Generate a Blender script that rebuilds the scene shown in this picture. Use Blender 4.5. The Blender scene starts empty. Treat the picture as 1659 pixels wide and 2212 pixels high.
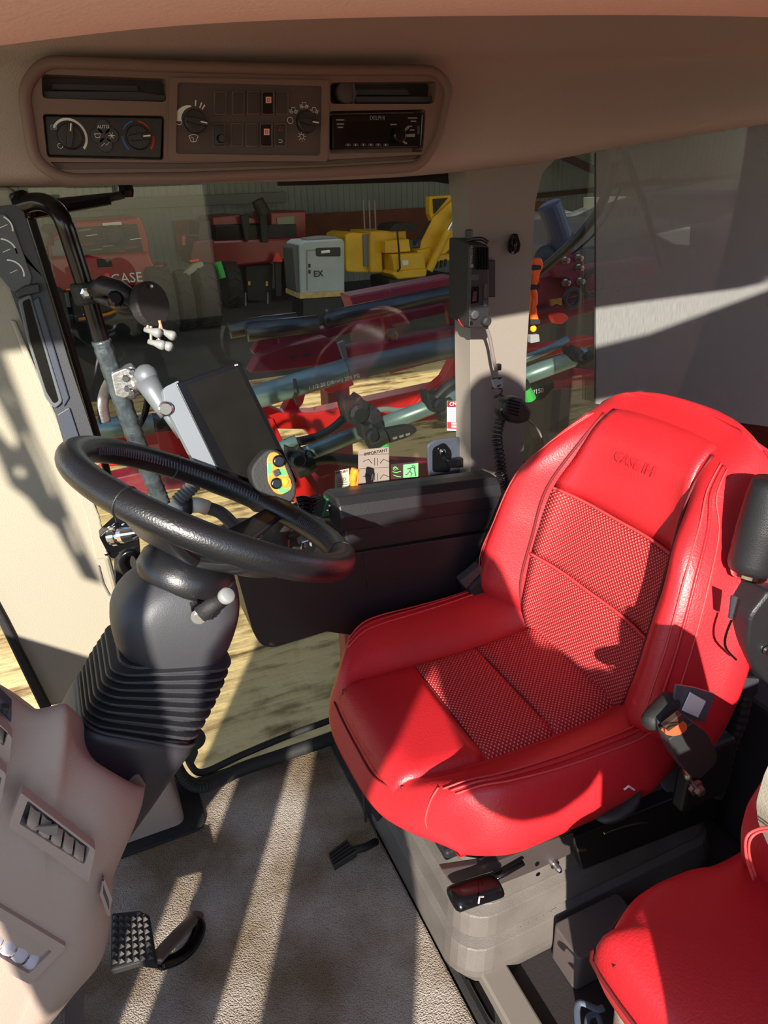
import bpy, bmesh, math, random
from mathutils import Vector, Matrix
random.seed(7)
S = bpy.context.scene
# ------------------------------------------------------------------ camera
IMW, IMH, FPX = 1659.0, 2212.0, 1500.0
PITCH, ROLL, YAW = math.radians(25.3), math.radians(2.2), math.radians(23)
CAM = Vector((0, 0, 1.25))
hd = Vector((math.sin(YAW), math.cos(YAW), 0))
FW = hd*math.cos(PITCH) + Vector((0, 0, -math.sin(PITCH)))
r0 = Vector((math.cos(YAW), -math.sin(YAW), 0)); u0 = r0.cross(FW)
RT = r0*math.cos(ROLL) - u0*math.sin(ROLL); UP = u0*math.cos(ROLL) + r0*math.sin(ROLL)
cd = bpy.data.cameras.new('camera'); cam = bpy.data.objects.new('camera', cd); S.collection.objects.link(cam)
cd.sensor_fit = 'VERTICAL'; cd.sensor_height = 36; cd.sensor_width = 27; cd.lens = 36*FPX/IMH; cd.clip_start = .02; cd.clip_end = 300
cam.matrix_world = Matrix(((RT.x, UP.x, -FW.x, CAM.x), (RT.y, UP.y, -FW.y, CAM.y), (RT.z, UP.z, -FW.z, CAM.z), (0, 0, 0, 1)))
S.camera = cam
# ------------------------------------------------------------------ world, sun, exposure
w = bpy.data.worlds.new('sky'); S.world = w; w.use_nodes = True
wn = w.node_tree.nodes; wl = w.node_tree.links
bg = wn['Background']; sky = wn.new('ShaderNodeTexSky'); sky.sky_type = 'NISHITA'; sky.sun_disc = False
sky.sun_elevation = math.radians(50); sky.sun_rotation = math.radians(210); sky.air_density = 1.0; sky.dust_density = .3
wl.new(sky.outputs[0], bg.inputs[0]); bg.inputs[1].default_value = .27
SUNV = Vector((.57, 1, -.45)); SUND = SUNV.normalized()
sl = bpy.data.lights.new('sun', 'SUN'); sl.energy = 8.0; sl.angle = math.radians(.6); sl.color = (1, .93, .82)
so = bpy.data.objects.new('sun', sl); S.collection.objects.link(so); so.rotation_euler = SUND.to_track_quat('-Z', 'Y').to_euler()
S.view_settings.view_transform = 'Standard'; S.view_settings.look = 'None'; S.view_settings.gamma = 1
S.view_settings.exposure = .55
COL = S.collection

# ------------------------------------------------------------------ placing helpers
def ray(x, y): return (FW*FPX + RT*(x-IMW/2) - UP*(y-IMH/2)).normalized()
def at(x, y, X=None, Y=None, Z=None):
    d = ray(x, y)
    if Y is not None: t = (Y-CAM.y)/d.y
    elif X is not None: t = (X-CAM.x)/d.x
    else: t = (Z-CAM.z)/d.z
    return CAM + d*t
def onp(x, y, p0, n):
    d = ray(x, y); return CAM + d*((Vector(p0)-CAM).dot(n)/d.dot(n))
def ats(pts, **k): return [at(p[0], p[1], **k) for p in pts]

# ------------------------------------------------------------------ materials
MATS = {}
def srgb(c):
    return tuple(((v/255)/12.92 if v/255 <= .04045 else ((v/255+.055)/1.055)**2.4) for v in c)
def mat(name, col, rough=.5, metal=0, bump=0, bscale=300, var=0, vscale=6, spec=.5, coat=0):
    if name in MATS: return MATS[name]
    m = bpy.data.materials.new(name); m.use_nodes = True; nt = m.node_tree; N = nt.nodes; L = nt.links
    b = N['Principled BSDF']; c = srgb(col)
    b.inputs['Base Color'].default_value = (*c, 1); b.inputs['Roughness'].default_value = rough
    b.inputs['Metallic'].default_value = metal; b.inputs['Specular IOR Level'].default_value = spec
    if coat: b.inputs['Coat Weight'].default_value = coat; b.inputs['Coat Roughness'].default_value = .15
    if bump or var: tc = N.new('ShaderNodeTexCoord')
    if bump:
        n = N.new('ShaderNodeTexNoise'); n.inputs['Scale'].default_value = bscale; n.inputs['Detail'].default_value = 3
        L.new(tc.outputs['Object'], n.inputs['Vector'])
        bp = N.new('ShaderNodeBump'); bp.inputs['Strength'].default_value = bump; bp.inputs['Distance'].default_value = .002
        L.new(n.outputs['Fac'], bp.inputs['Height']); L.new(bp.outputs[0], b.inputs['Normal'])
    if var:
        n2 = N.new('ShaderNodeTexNoise'); n2.inputs['Scale'].default_value = vscale; n2.inputs['Detail'].default_value = 5
        L.new(tc.outputs['Object'], n2.inputs['Vector'])
        r = N.new('ShaderNodeValToRGB'); r.color_ramp.elements[0].position = .35; r.color_ramp.elements[1].position = .7
        r.color_ramp.elements[0].color = (*[v*(1-var) for v in c], 1); r.color_ramp.elements[1].color = (*[min(1, v*(1+var)) for v in c], 1)
        L.new(n2.outputs['Fac'], r.inputs[0]); L.new(r.outputs[0], b.inputs['Base Color'])
    MATS[name] = m; return m
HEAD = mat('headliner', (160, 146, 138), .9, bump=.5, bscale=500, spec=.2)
BEIGE = mat('beige_plastic', (158, 140, 128), .6, bump=.35, bscale=600)
CREAM = mat('cream_plastic', (148, 141, 124), .6, bump=.35, bscale=500)
GREYP = mat('grey_pillar', (122, 114, 106), .65, bump=.35, bscale=600)
DBROWN = mat('console_brown', (112, 92, 84), .6, bump=.2, bscale=500)
PANEL = mat('switch_panel', (72, 62, 62), .6, bump=.2, bscale=700)
BLACK = mat('black_plastic', (30, 30, 33), .42, bump=.25, bscale=700)
BLACKG = mat('gloss_black', (13, 13, 15), .2, spec=.35)
BLACKR = mat('black_rubber', (26, 25, 25), .7, bump=.3, bscale=300)
CHAR = mat('charcoal_plastic', (52, 53, 58), .55, bump=.3, bscale=600)
BOOT = mat('boot_rubber', (44, 44, 48), .5, bump=.2, bscale=500)
WHEELM = mat('wheel_leather', (22, 22, 25), .34, bump=.25, bscale=420)
STITCHB = mat('wheel_stitch', (74, 74, 82), .35)
LEATH = mat('red_leather', (186, 34, 41), .40, bump=.28, bscale=330, var=.06, vscale=8)
REDST = mat('red_stitch', (205, 62, 62), .6)
REDSEAM = mat('dark_seam', (96, 8, 14), .7)
WHITE = mat('white_print', (225, 225, 222), .6)
PAPER = mat('white_label', (225, 226, 226), .6)
SILVER = mat('cast_alloy', (165, 163, 160), .38, .85, bump=.3, bscale=200)
STEEL = mat('steel', (190, 190, 190), .25, 1)
GREYB = mat('monitor_grey', (98, 103, 108), .45, .2)
SCREEN = mat('dark_screen', (24, 23, 21), .22, var=.1, vscale=30, spec=.12)
ORANGE = mat('orange_plastic', (235, 118, 28), .4)
ORNGY = mat('amber_plastic', (214, 130, 34), .35)
GREEN = mat('green_plastic', (70, 190, 90), .45)
PCB = mat('dark_green', (38, 78, 50), .4)
YEL = mat('yellow_button', (240, 190, 30), .4)
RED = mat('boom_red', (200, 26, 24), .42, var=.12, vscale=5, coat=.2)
RED_SHADED = mat('boom_red_shaded', (112, 20, 40), .5, var=.15, vscale=4)  # the boom's red with shade put into the colour
CRED = mat('combine_red', (140, 12, 22), .4, var=.1, vscale=1, coat=.3)
CDARK = mat('machinery_dark', (38, 36, 38), .6, var=.4, vscale=4)
TYRE = mat('tyre', (62, 58, 56), .85, bump=.5, bscale=30, var=.2, vscale=5)
PIPE = mat('pipe_teal', (112, 132, 130), .35, .3, var=.2, vscale=9)
PIPEB = mat('pipe_black', (30, 30, 33), .35)
HOSE = mat('hose_black', (28, 26, 26), .5)
YELM = mat('digger_yellow', (222, 172, 24), .5, var=.12, vscale=2)
GENG = mat('generator_grey', (165, 175, 185), .6, var=.06, vscale=3)
TANK = mat('white_tank', (222, 226, 224), .5, var=.05, vscale=2)
WOODM = mat('timber', (196, 168, 116), .8, var=.2, vscale=8)
CHROME = mat('chrome', (210, 210, 210), .12, 1)
BELLOW = mat('bellows_grey', (92, 86, 81), .5, bump=.3, bscale=420, var=.15, vscale=14)
FRIT = mat('frit_black', (16, 16, 18), .3)
STRAPB = mat('blue_grey_strap', (84, 96, 112), .7)
LGREY = mat('light_grey', (124, 124, 124), .5)
ORED = mat('safety_red', (245, 58, 28), .45)
BOLT = mat('bolt_zinc', (150, 145, 130), .3, .9)
ORGUT = mat('orange_guard', (240, 96, 24), .45)
SKIN = mat('clothing_blue', (50, 60, 80), .8)

def mat_nodes(name):
    m = bpy.data.materials.new(name); m.use_nodes = True; MATS[name] = m
    return m, m.node_tree.nodes, m.node_tree.links
# clear glass with a little reflection
def glassm(name, tint, ior=1.45, base=.04):
    m, N, L = mat_nodes(name); N.remove(N['Principled BSDF']); out = N['Material Output']
    t = N.new('ShaderNodeBsdfTransparent'); t.inputs[0].default_value = (*tint, 1)
    g = N.new('ShaderNodeBsdfGlossy'); g.inputs['Roughness'].default_value = .01
    f = N.new('ShaderNodeFresnel'); f.inputs[0].default_value = ior
    mx = N.new('ShaderNodeMixShader'); L.new(f.outputs[0], mx.inputs[0]); L.new(t.outputs[0], mx.inputs[1]); L.new(g.outputs[0], mx.inputs[2])
    d = N.new('ShaderNodeBsdfDiffuse'); d.inputs[0].default_value = (.6, .62, .6, 1)
    m2 = N.new('ShaderNodeMixShader'); m2.inputs[0].default_value = base
    L.new(mx.outputs[0], m2.inputs[1]); L.new(d.outputs[0], m2.inputs[2]); L.new(m2.outputs[0], out.inputs[0]); return m
GLASS = glassm('window_glass', (.78, .80, .77), 1.33, .003)
# shade screen cloth
def shadem():
    m, N, L = mat_nodes('shade_cloth'); b = N['Principled BSDF']; out = N['Material Output']
    tc = N.new('ShaderNodeTexCoord'); n = N.new('ShaderNodeTexNoise'); n.inputs['Scale'].default_value = 260
    mp = N.new('ShaderNodeMapping'); mp.inputs['Scale'].default_value = (1, 1, .15); L.new(tc.outputs['Object'], mp.inputs[0]); L.new(mp.outputs[0], n.inputs['Vector'])
    r = N.new('ShaderNodeValToRGB'); r.color_ramp.elements[0].color = (.17, .17, .165, 1); r.color_ramp.elements[1].color = (.38, .38, .37, 1)
    L.new(n.outputs['Fac'], r.inputs[0]); L.new(r.outputs[0], b.inputs['Base Color']); b.inputs['Roughness'].default_value = .9
    t = N.new('ShaderNodeBsdfTransparent'); mx = N.new('ShaderNodeMixShader'); mx.inputs[0].default_value = .47
    L.new(t.outputs[0], mx.inputs[1]); L.new(b.outputs[0], mx.inputs[2]); L.new(mx.outputs[0], out.inputs[0]); return m
SHADE = shadem()
# perforated red fabric: staggered dots laid out in the plane of the cushion or of the tilted back
def meshm(name, tilt):
    m, N, L = mat_nodes(name); b = N['Principled BSDF']
    tc = N.new('ShaderNodeTexCoord'); rt = N.new('ShaderNodeVectorRotate'); rt.rotation_type = 'Y_AXIS'; rt.inputs['Angle'].default_value = tilt
    L.new(tc.outputs['Object'], rt.inputs['Vector']); sx = N.new('ShaderNodeSeparateXYZ'); L.new(rt.outputs[0], sx.inputs[0]); o = []
    for k in (0, 1):
        mu = N.new('ShaderNodeMath'); mu.operation = 'MULTIPLY'; mu.inputs[1].default_value = 820; L.new(sx.outputs[k], mu.inputs[0])
        si = N.new('ShaderNodeMath'); si.operation = 'SINE'; L.new(mu.outputs[0], si.inputs[0]); o.append(si)
    pr = N.new('ShaderNodeMath'); pr.operation = 'MULTIPLY'; L.new(o[0].outputs[0], pr.inputs[0]); L.new(o[1].outputs[0], pr.inputs[1])
    r = N.new('ShaderNodeValToRGB'); r.color_ramp.elements[0].position = .25; r.color_ramp.elements[1].position = .75
    r.color_ramp.elements[0].color = (.32, .008, .014, 1); r.color_ramp.elements[1].color = (.86, .22, .18, 1)
    L.new(pr.outputs[0], r.inputs[0]); L.new(r.outputs[0], b.inputs['Base Color']); b.inputs['Roughness'].default_value = .7
    bp = N.new('ShaderNodeBump'); bp.inputs['Strength'].default_value = .5; bp.inputs['Distance'].default_value = .0015
    L.new(pr.outputs[0], bp.inputs['Height']); L.new(bp.outputs[0], b.inputs['Normal']); return m
MESHF = meshm('red_mesh_fabric', 0)
MESHB = meshm('red_mesh_fabric_back', math.atan2(.954, .30))
def carpetm():
    m, N, L = mat_nodes('carpet'); b = N['Principled BSDF']; tc = N.new('ShaderNodeTexCoord')
    n = N.new('ShaderNodeTexNoise'); n.inputs['Scale'].default_value = 5; n.inputs['Detail'].default_value = 8; L.new(tc.outputs['Object'], n.inputs['Vector'])
    r = N.new('ShaderNodeValToRGB'); r.color_ramp.elements[0].position = .38; r.color_ramp.elements[1].position = .62
    r.color_ramp.elements[0].color = (*srgb((126, 108, 86)), 1); r.color_ramp.elements[1].color = (*srgb((178, 166, 154)), 1)
    n2 = N.new('ShaderNodeTexVoronoi'); n2.inputs['Scale'].default_value = 380; L.new(tc.outputs['Object'], n2.inputs['Vector'])
    mx = N.new('ShaderNodeMixRGB'); mx.blend_type = 'MULTIPLY'; mx.inputs[0].default_value = .5
    L.new(n.outputs['Fac'], r.inputs[0]); L.new(r.outputs[0], mx.inputs[1])
    r2 = N.new('ShaderNodeValToRGB'); r2.color_ramp.elements[0].color = (1, 1, 1, 1); r2.color_ramp.elements[1].color = (.3, .3, .3, 1)
    L.new(n2.outputs['Distance'], r2.inputs[0]); L.new(r2.outputs[0], mx.inputs[2]); L.new(mx.outputs[0], b.inputs['Base Color'])
    b.inputs['Roughness'].default_value = 1; b.inputs['Specular IOR Level'].default_value = .05
    bp = N.new('ShaderNodeBump'); bp.inputs['Strength'].default_value = .6; bp.inputs['Distance'].default_value = .003; bp.invert = True
    L.new(n2.outputs['Distance'], bp.inputs['Height']); L.new(bp.outputs[0], b.inputs['Normal']); return m
CARPET = carpetm()
def groundm():
    m, N, L = mat_nodes('sandy_ground'); b = N['Principled BSDF']; tc = N.new('ShaderNodeTexCoord')
    n = N.new('ShaderNodeTexNoise'); n.inputs['Scale'].default_value = 1.5; n.inputs['Detail'].default_value = 9; n.inputs['Roughness'].default_value = .65; L.new(tc.outputs['Object'], n.inputs['Vector'])
    wv = N.new('ShaderNodeTexNoise'); wv.inputs['Scale'].default_value = 3.2; wv.inputs['Detail'].default_value = 6
    mp = N.new('ShaderNodeMapping'); mp.inputs['Scale'].default_value = (.35, 2.2, 1); mp.inputs['Rotation'].default_value = (0, 0, .25); L.new(tc.outputs['Object'], mp.inputs[0]); L.new(mp.outputs[0], wv.inputs['Vector'])
    ad = N.new('ShaderNodeMath'); ad.operation = 'MULTIPLY'; L.new(n.outputs['Fac'], ad.inputs[0]); L.new(wv.outputs['Fac'], ad.inputs[1])
    r = N.new('ShaderNodeValToRGB'); r.color_ramp.elements[0].position = .16; r.color_ramp.elements[1].position = .27
    r.color_ramp.elements[0].color = (*srgb((120, 96, 64)), 1); r.color_ramp.elements[1].color = (*srgb((232, 202, 146)), 1)
    L.new(ad.outputs[0], r.inputs[0]); L.new(r.outputs[0], b.inputs['Base Color']); b.inputs['Roughness'].default_value = 1; b.inputs['Specular IOR Level'].default_value = .05
    bp = N.new('ShaderNodeBump'); bp.inputs['Strength'].default_value = .8; bp.inputs['Distance'].default_value = .05
    L.new(ad.outputs[0], bp.inputs['Height']); L.new(bp.outputs[0], b.inputs['Normal']); return m
SAND = groundm()
YARD = mat('shed_floor', (70, 68, 66), .9, bump=.4, bscale=10, var=.25, vscale=.8)
SHEDW = mat('shed_sheet', (132, 140, 140), .55, .1, var=.1, vscale=.5)
SHEDP = mat('shed_steel', (70, 52, 46), .7)
SHEDB = mat('shed_timber', (120, 66, 44), .8, var=.2, vscale=2)

# ------------------------------------------------------------------ mesh helpers
class MB:
    def __init__(s): s.v = []; s.f = []
    def add(s, vs, fs):
        o = len(s.v); s.v += [Vector(v) for v in vs]; s.f += [tuple(i+o for i in f) for f in fs]; return s
    def box(s, c, size, R=None):
        hx, hy, hz = [q/2 for q in size]; vs = [Vector((x, y, z)) for x in (-hx, hx) for y in (-hy, hy) for z in (-hz, hz)]
        if R is not None: vs = [R @ v for v in vs]
        c = Vector(c)
        return s.add([v+c for v in vs], [(0, 1, 3, 2), (4, 6, 7, 5), (0, 4, 5, 1), (2, 3, 7, 6), (0, 2, 6, 4), (1, 5, 7, 3)])
    def prism(s, poly, vec):
        n = len(poly); vec = Vector(vec); a = [Vector(p) for p in poly]; b = [p+vec for p in a]
        return s.add(a+b, [tuple(range(n)), tuple(range(2*n-1, n-1, -1))]+[(i, i+n, (i+1) % n+n, (i+1) % n) for i in range(n)])
    def tube(s, pts, r, n=10, closed=False, cap=True, flat=1):
        pts = [Vector(p) for p in pts]; k = len(pts); rs = r if isinstance(r, (list, tuple)) else [r]*k
        prev = None; vs = []
        for i, p in enumerate(pts):
            if closed: t = (pts[(i+1) % k]-pts[i-1]).normalized()
            else: t = (pts[min(i+1, k-1)]-pts[max(i-1, 0)]).normalized()
            if prev is None:
                a = Vector((0, 0, 1)) if abs(t.z) < .9 else Vector((1, 0, 0)); u = t.cross(a).normalized()
            else: u = (prev - t*prev.dot(t)).normalized()
            prev = u; w2 = t.cross(u)
            for j in range(n):
                q = 2*math.pi*j/n; vs.append(p+(u*math.cos(q)+w2*math.sin(q)*flat)*rs[i])
        fs = []
        for i in range(k if closed else k-1):
            for j in range(n):
                i2 = (i+1) % k; fs.append((i*n+j, i*n+(j+1) % n, i2*n+(j+1) % n, i2*n+j))
        if not closed and cap: fs += [tuple(range(n-1, -1, -1)), tuple((k-1)*n+j for j in range(n))]
        return s.add(vs, fs)
    def lathe(s, o, axis, prof, n=24, sy=1, xdir=None):
        o = Vector(o); ax = Vector(axis).normalized()
        u = Vector(xdir) if xdir is not None else (ax.cross(Vector((0, 0, 1))) if abs(ax.z) < .9 else ax.cross(Vector((0, 1, 0))))
        u = (u-ax*u.dot(ax)).normalized(); w2 = ax.cross(u); vs = []
        for r, h in prof:
            for j in range(n):
                q = 2*math.pi*j/n; vs.append(o+ax*h+(u*math.cos(q)+w2*math.sin(q)*sy)*max(r, 1e-5))
        k = len(prof); fs = [(i*n+j, i*n+(j+1) % n, (i+1)*n+(j+1) % n, (i+1)*n+j) for i in range(k-1) for j in range(n)]
        fs += [tuple(range(n-1, -1, -1)), tuple((k-1)*n+j for j in range(n))]
        return s.add(vs, fs)
    def grid(s, rows, wrap=False):
        k = len(rows); n = len(rows[0]); fs = []
        for i in range(k-1):
            for j in range(n if wrap else n-1):
                fs.append((i*n+j, i*n+(j+1) % n, (i+1)*n+(j+1) % n, (i+1)*n+j))
        return s.add([p for r in rows for p in r], fs)
    def loft(s, rings):
        n = len(rings[0]); s.grid(rings, True); o = len(s.v)-len(rings)*n
        s.f += [tuple(o+j for j in range(n-1, -1, -1)), tuple(o+(len(rings)-1)*n+j for j in range(n))]; return s
    def sphere(s, c, r, n=14):
        if not isinstance(r, (tuple, list)): r = (r, r, r)
        c = Vector(c); rows = []
        for i in range(n//2+1):
            a = math.pi*i/(n//2)
            rows.append([c+Vector((r[0]*math.sin(a)*math.cos(2*math.pi*j/n), r[1]*math.sin(a)*math.sin(2*math.pi*j/n), r[2]*math.cos(a))) for j in range(n)])
        return s.grid(rows, True)

def link(name, me, m, parent=None, smooth=False, bevel=0, sub=0, label=None, seg=2, ang=35):
    me.materials.append(m)
    o = bpy.data.objects.new(name, me); COL.objects.link(o)
    if parent is not None:
        o.parent = parent; r = parent
        while r.parent: r = r.parent
        if r.type == 'EMPTY' and parent is r: o.matrix_parent_inverse = Matrix.Translation(-r.location)
    if smooth: me.polygons.foreach_set('use_smooth', [True]*len(me.polygons))
    if bevel:
        b = o.modifiers.new('bevel', 'BEVEL'); b.width = bevel; b.segments = seg; b.limit_method = 'ANGLE'; b.angle_limit = math.radians(ang)
    if sub:
        b = o.modifiers.new('sub', 'SUBSURF'); b.levels = sub; b.render_levels = sub
    if label: o['label'] = label
    return o
def obj(name, mb, m, parent=None, **k):
    me = bpy.data.meshes.new(name); me.from_pydata([tuple(v) for v in mb.v], [], mb.f); me.update()
    bm = bmesh.new(); bm.from_mesh(me); bmesh.ops.remove_doubles(bm, verts=bm.verts, dist=1e-6)
    bmesh.ops.recalc_face_normals(bm, faces=bm.faces); bm.to_mesh(me); bm.free()
    return link(name, me, m, parent, **k)
def tag(o, label, cat, group=None):
    o['label'] = label; o['category'] = cat
    if group: o['group'] = group
    return o
def thing(name, loc, label, cat, group=None):
    o = bpy.data.objects.new(name, None); COL.objects.link(o); o.location = Vector(loc); o.empty_display_size = .05
    return tag(o, label, cat, group)
def struct(name, mb, m, **k):
    o = obj(name, mb, m, **k); o['kind'] = 'structure'; return o
def rnd(pts, r, n=4):
    out = []; k = len(pts)
    for i, p in enumerate(pts):
        rr = r[i] if isinstance(r, (list, tuple)) else r
        p = Vector(p[:2]); a = Vector(pts[i-1][:2]); b = Vector(pts[(i+1) % k][:2])
        da, db = a-p, b-p; q = min(rr, da.length*.49, db.length*.49)
        p1 = p+da.normalized()*q; p2 = p+db.normalized()*q
        for j in range(n+1):
            t = j/n; v = p1*(1-t)**2+p*2*t*(1-t)+p2*t*t; out.append((v.x, v.y))
    return out
def spline(pts, n=6, closed=False):
    P = [Vector(p) for p in pts]; k = len(P); out = []
    for i in range(k if closed else k-1):
        if closed: a, b, c, d = P[i-1], P[i], P[(i+1) % k], P[(i+2) % k]
        else: a, b, c, d = P[max(i-1, 0)], P[i], P[i+1], P[min(i+2, k-1)]
        for j in range(n):
            t = j/n; out.append(.5*((2*b)+(c-a)*t+(2*a-5*b+4*c-d)*t*t+(3*b-a-3*c+d)*t**3))
    if not closed: out.append(P[-1])
    return out
def px2(pts, r=0, **k):
    return ats(rnd(pts, r) if r else pts, **k)
def plate(name, pts, vec, m, parent=None, r=0, bevel=0, pl=None, **k):
    kw = {a: k.pop(a) for a in ('X', 'Y', 'Z') if a in k}
    P = rnd(pts, r) if r else pts
    W3 = [onp(p[0], p[1], *pl) for p in P] if pl else ats(P, **kw)
    return obj(name, MB().prism(W3, vec), m, parent, bevel=bevel, **k)
def holed(name, outer, holes, lift, vec, m, parent=None, bevel=0, **k):
    bm = bmesh.new(); es = []
    for loop in [outer]+holes:
        vs = [bm.verts.new(lift(p)) for p in loop]
        for i in range(len(vs)): es.append(bm.edges.new((vs[i], vs[(i+1) % len(vs)])))
    r = bmesh.ops.triangle_fill(bm, use_beauty=True, use_dissolve=False, edges=es)
    fs = [f for f in bm.faces]
    ex = bmesh.ops.extrude_face_region(bm, geom=fs)
    bmesh.ops.translate(bm, vec=Vector(vec), verts=[v for v in ex['geom'] if isinstance(v, bmesh.types.BMVert)])
    bmesh.ops.recalc_face_normals(bm, faces=bm.faces)
    me = bpy.data.meshes.new(name); bm.to_mesh(me); bm.free()
    return link(name, me, m, parent, bevel=bevel, **k)
def text(name, s, loc, right, up, size, m, parent=None, depth=.0004, align='CENTER'):
    cu = bpy.data.curves.new(name, 'FONT'); cu.body = s; cu.size = size; cu.align_x = align; cu.align_y = 'CENTER'; cu.extrude = depth; cu.resolution_u = 2
    to = bpy.data.objects.new('tmp', cu); COL.objects.link(to)
    bpy.context.view_layer.update()
    me = bpy.data.meshes.new_from_object(to.evaluated_get(bpy.context.evaluated_depsgraph_get()))
    bpy.data.objects.remove(to)
    rt = Vector(right).normalized(); up = Vector(up); up = (up-rt*up.dot(rt)).normalized(); n = rt.cross(up)
    M4 = Matrix(((rt.x, up.x, n.x, loc[0]), (rt.y, up.y, n.y, loc[1]), (rt.z, up.z, n.z, loc[2]), (0, 0, 0, 1)))
    me.transform(M4); me.materials.clear(); return link(name, me, m, parent)
XR, YR, ZR = Vector((1, 0, 0)), Vector((0, 1, 0)), Vector((0, 0, 1))
def txt(name, s, px, size, m, parent, Y, **k): return text(name, s, at(px[0], px[1], Y=Y), XR, ZR, size, m, parent, **k)
def mm(a, b, n, f): return [f(a+(b-a)*i/n) for i in range(n+1)]
# ================================================================== SETTING: yard, shed, cab shell
GZ = -2.35
struct('ground', MB().box((10, 3, GZ-.05), (120, 22.4, .1)), SAND)
struct('ground_shed', MB().box((10, 44.2, GZ-.045), (120, 60, .1)), YARD)
def ribwall(name, a, b, z0, z1, pitch=.25, m=SHEDW, depth=.035):
    a, b = Vector((*a, 0)), Vector((*b, 0)); d = (b-a); Ln = d.length; d.normalize(); nrm = Vector((d.y, -d.x, 0)); mb = MB(); row = []
    k = int(Ln/pitch)
    for i in range(k):
        for f, q in ((0, 0), (.68, 0), (.76, 1), (.92, 1)): row.append(a+d*(pitch*(i+f))+nrm*depth*q)
    mb.grid([[p+Vector((0, 0, z0)) for p in row], [p+Vector((0, 0, z1)) for p in row]])
    mb.grid([[p+Vector((0, 0, z1))-nrm*.1 for p in row], [p+Vector((0, 0, z0))-nrm*.1 for p in row]])
    return struct(name, mb, m)
ribwall('wall_far', (-14, 28), (27.5, 28), GZ, 5)
ribwall('wall_right', (26.2, 29.5), (31, 10), GZ, 6.5)
hb = at(530, 437, Y=27.8); ha = at(130, 452, Y=27.8)
struct('trim_1', MB().box(((ha.x+hb.x)/2-1, 27.7, (ha.z+hb.z)/2+.1), (hb.x-ha.x+5, .25, .35)), mat('header_beam', (104, 112, 110), .6), bevel=.02)
struct('trim_2', MB().box((12, 27.75, .05-.35), (16, .2, 1.2)), SHEDB)
pa, pb = at(1300, 405, Y=26), at(1700, 366, Y=15)
struct('trim_3', MB().tube([pa, pb+(pb-pa)*.2], .13, 6), SHEDP)
struct('trim_4', MB().tube([at(1120, 427, Y=27.7), at(1300, 409, Y=27.7)], .12, 6), SHEDP)
struct('trim_5', MB().box((at(1296, 420, Y=26).x, 26, 1.2), (.35, .4, 7.2)), SHEDP)
struct('trim_6', MB().tube([at(1200, 330, Y=27), at(1300, 375, Y=26)], .17, 6), SHEDP)
struct('roof_shed', MB().prism([(-30, 3.2, 2.0), (45, 3.2, 2.0), (45, 3.2, 2.4), (-30, 3.2, 2.4)], (0, .3, 0)), SHEDP)
struct('roof_sheeting', MB().prism([(-30, 3.3, 2.3), (45, 3.3, 2.3), (45, 34, 7), (-30, 34, 7)], (0, 0, .1)), SHEDP)
# cab floor
ce = [at(p[0], p[1], Z=0) for p in [(812, 1765), (760, 1640), (715, 1598), (620, 1632), (520, 1665), (440, 1690), (330, 1700)]]
fl = [Vector((.372, -.2, 0)), Vector((.372, 1.0, 0))]+[Vector((min(p.x, .372), p.y, 0)) for p in ce[1:]]+[Vector((-.5, 1.2, 0)), Vector((-.5, -.2, 0))]
struct('floor', MB().prism(fl, (0, 0, -.02)), CARPET, bevel=.006)
struct('floor_slab', MB().box((.55, .58, -.06), (2.6, 1.5, .07)), BLACKR)
struct('floor_rear', MB().box((1.05, .55, -.012), (1.3, 1.55, .02)), mat('floor_mat_dark', (38, 32, 32), .75, bump=.3, bscale=200))
struct('trim_7', MB().tube([at(822, 1790, Z=.01), at(1062, 2240, Z=.01)], .009, 8), BLACKR)
struct('trim_8', MB().box((.435, .42, .01), (.05, .8, .03)), mat('floor_rail', (120, 112, 104), .5), bevel=.004)
seal = spline([at(*p, Z=.03) for p in [(372, 1600), (378, 1650), (405, 1690), (450, 1695), (520, 1662), (620, 1628), (740, 1585), (860, 1530)]], 6)
struct('trim_9', MB().tube(seal, .016, 10), BLACKR, smooth=True)
seal2 = spline([at(*p, Z=.045) for p in [(400, 1610), (412, 1652), (440, 1668), (520, 1632), (620, 1590), (740, 1545), (860, 1490)]], 6)
struct('trim_10', MB().tube(seal2, .008, 8), BLACKR, smooth=True)
# roof and headliner
struct('roof', MB().box((.6, .785, 1.61), (3.6, 1.45, .08)), HEAD, bevel=.02)
bot = [(-260, 408), (0, 405), (300, 398), (600, 392), (850, 385), (1000, 371), (1100, 360), (1180, 351), (1300, 325), (1450, 300), (1659, 268), (1900, 232), (2300, 190)]
rows = []
for x, y in bot:
    b = at(x, y, Y=1.31); f0 = at(x, y-14, Y=1.27); f1 = at(x, y-40, Y=1.262)
    k = max(0, min(1, (x-1000)/700))
    f2 = at(x, 140-25*k, Y=1.262); f3 = at(x, 112-20*k, Y=1.21)
    r = [Vector((b.x, 1.46, b.z+.03)), Vector((b.x, 1.40, b.z+.004)), Vector((b.x, 1.345, b.z-.001)), b, f0, f1, f1.lerp(f2, .33), f1.lerp(f2, .66), f2, f3,
         Vector((f3.x, 1.12, 1.505)), Vector((f3.x, 1.0, 1.535)), Vector((f3.x, .8, 1.55)), Vector((f3.x, .62, 1.55))]
    rows.append(r)
struct('ceiling', MB().grid([list(q) for q in rows]), HEAD, smooth=True, sub=2)
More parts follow.
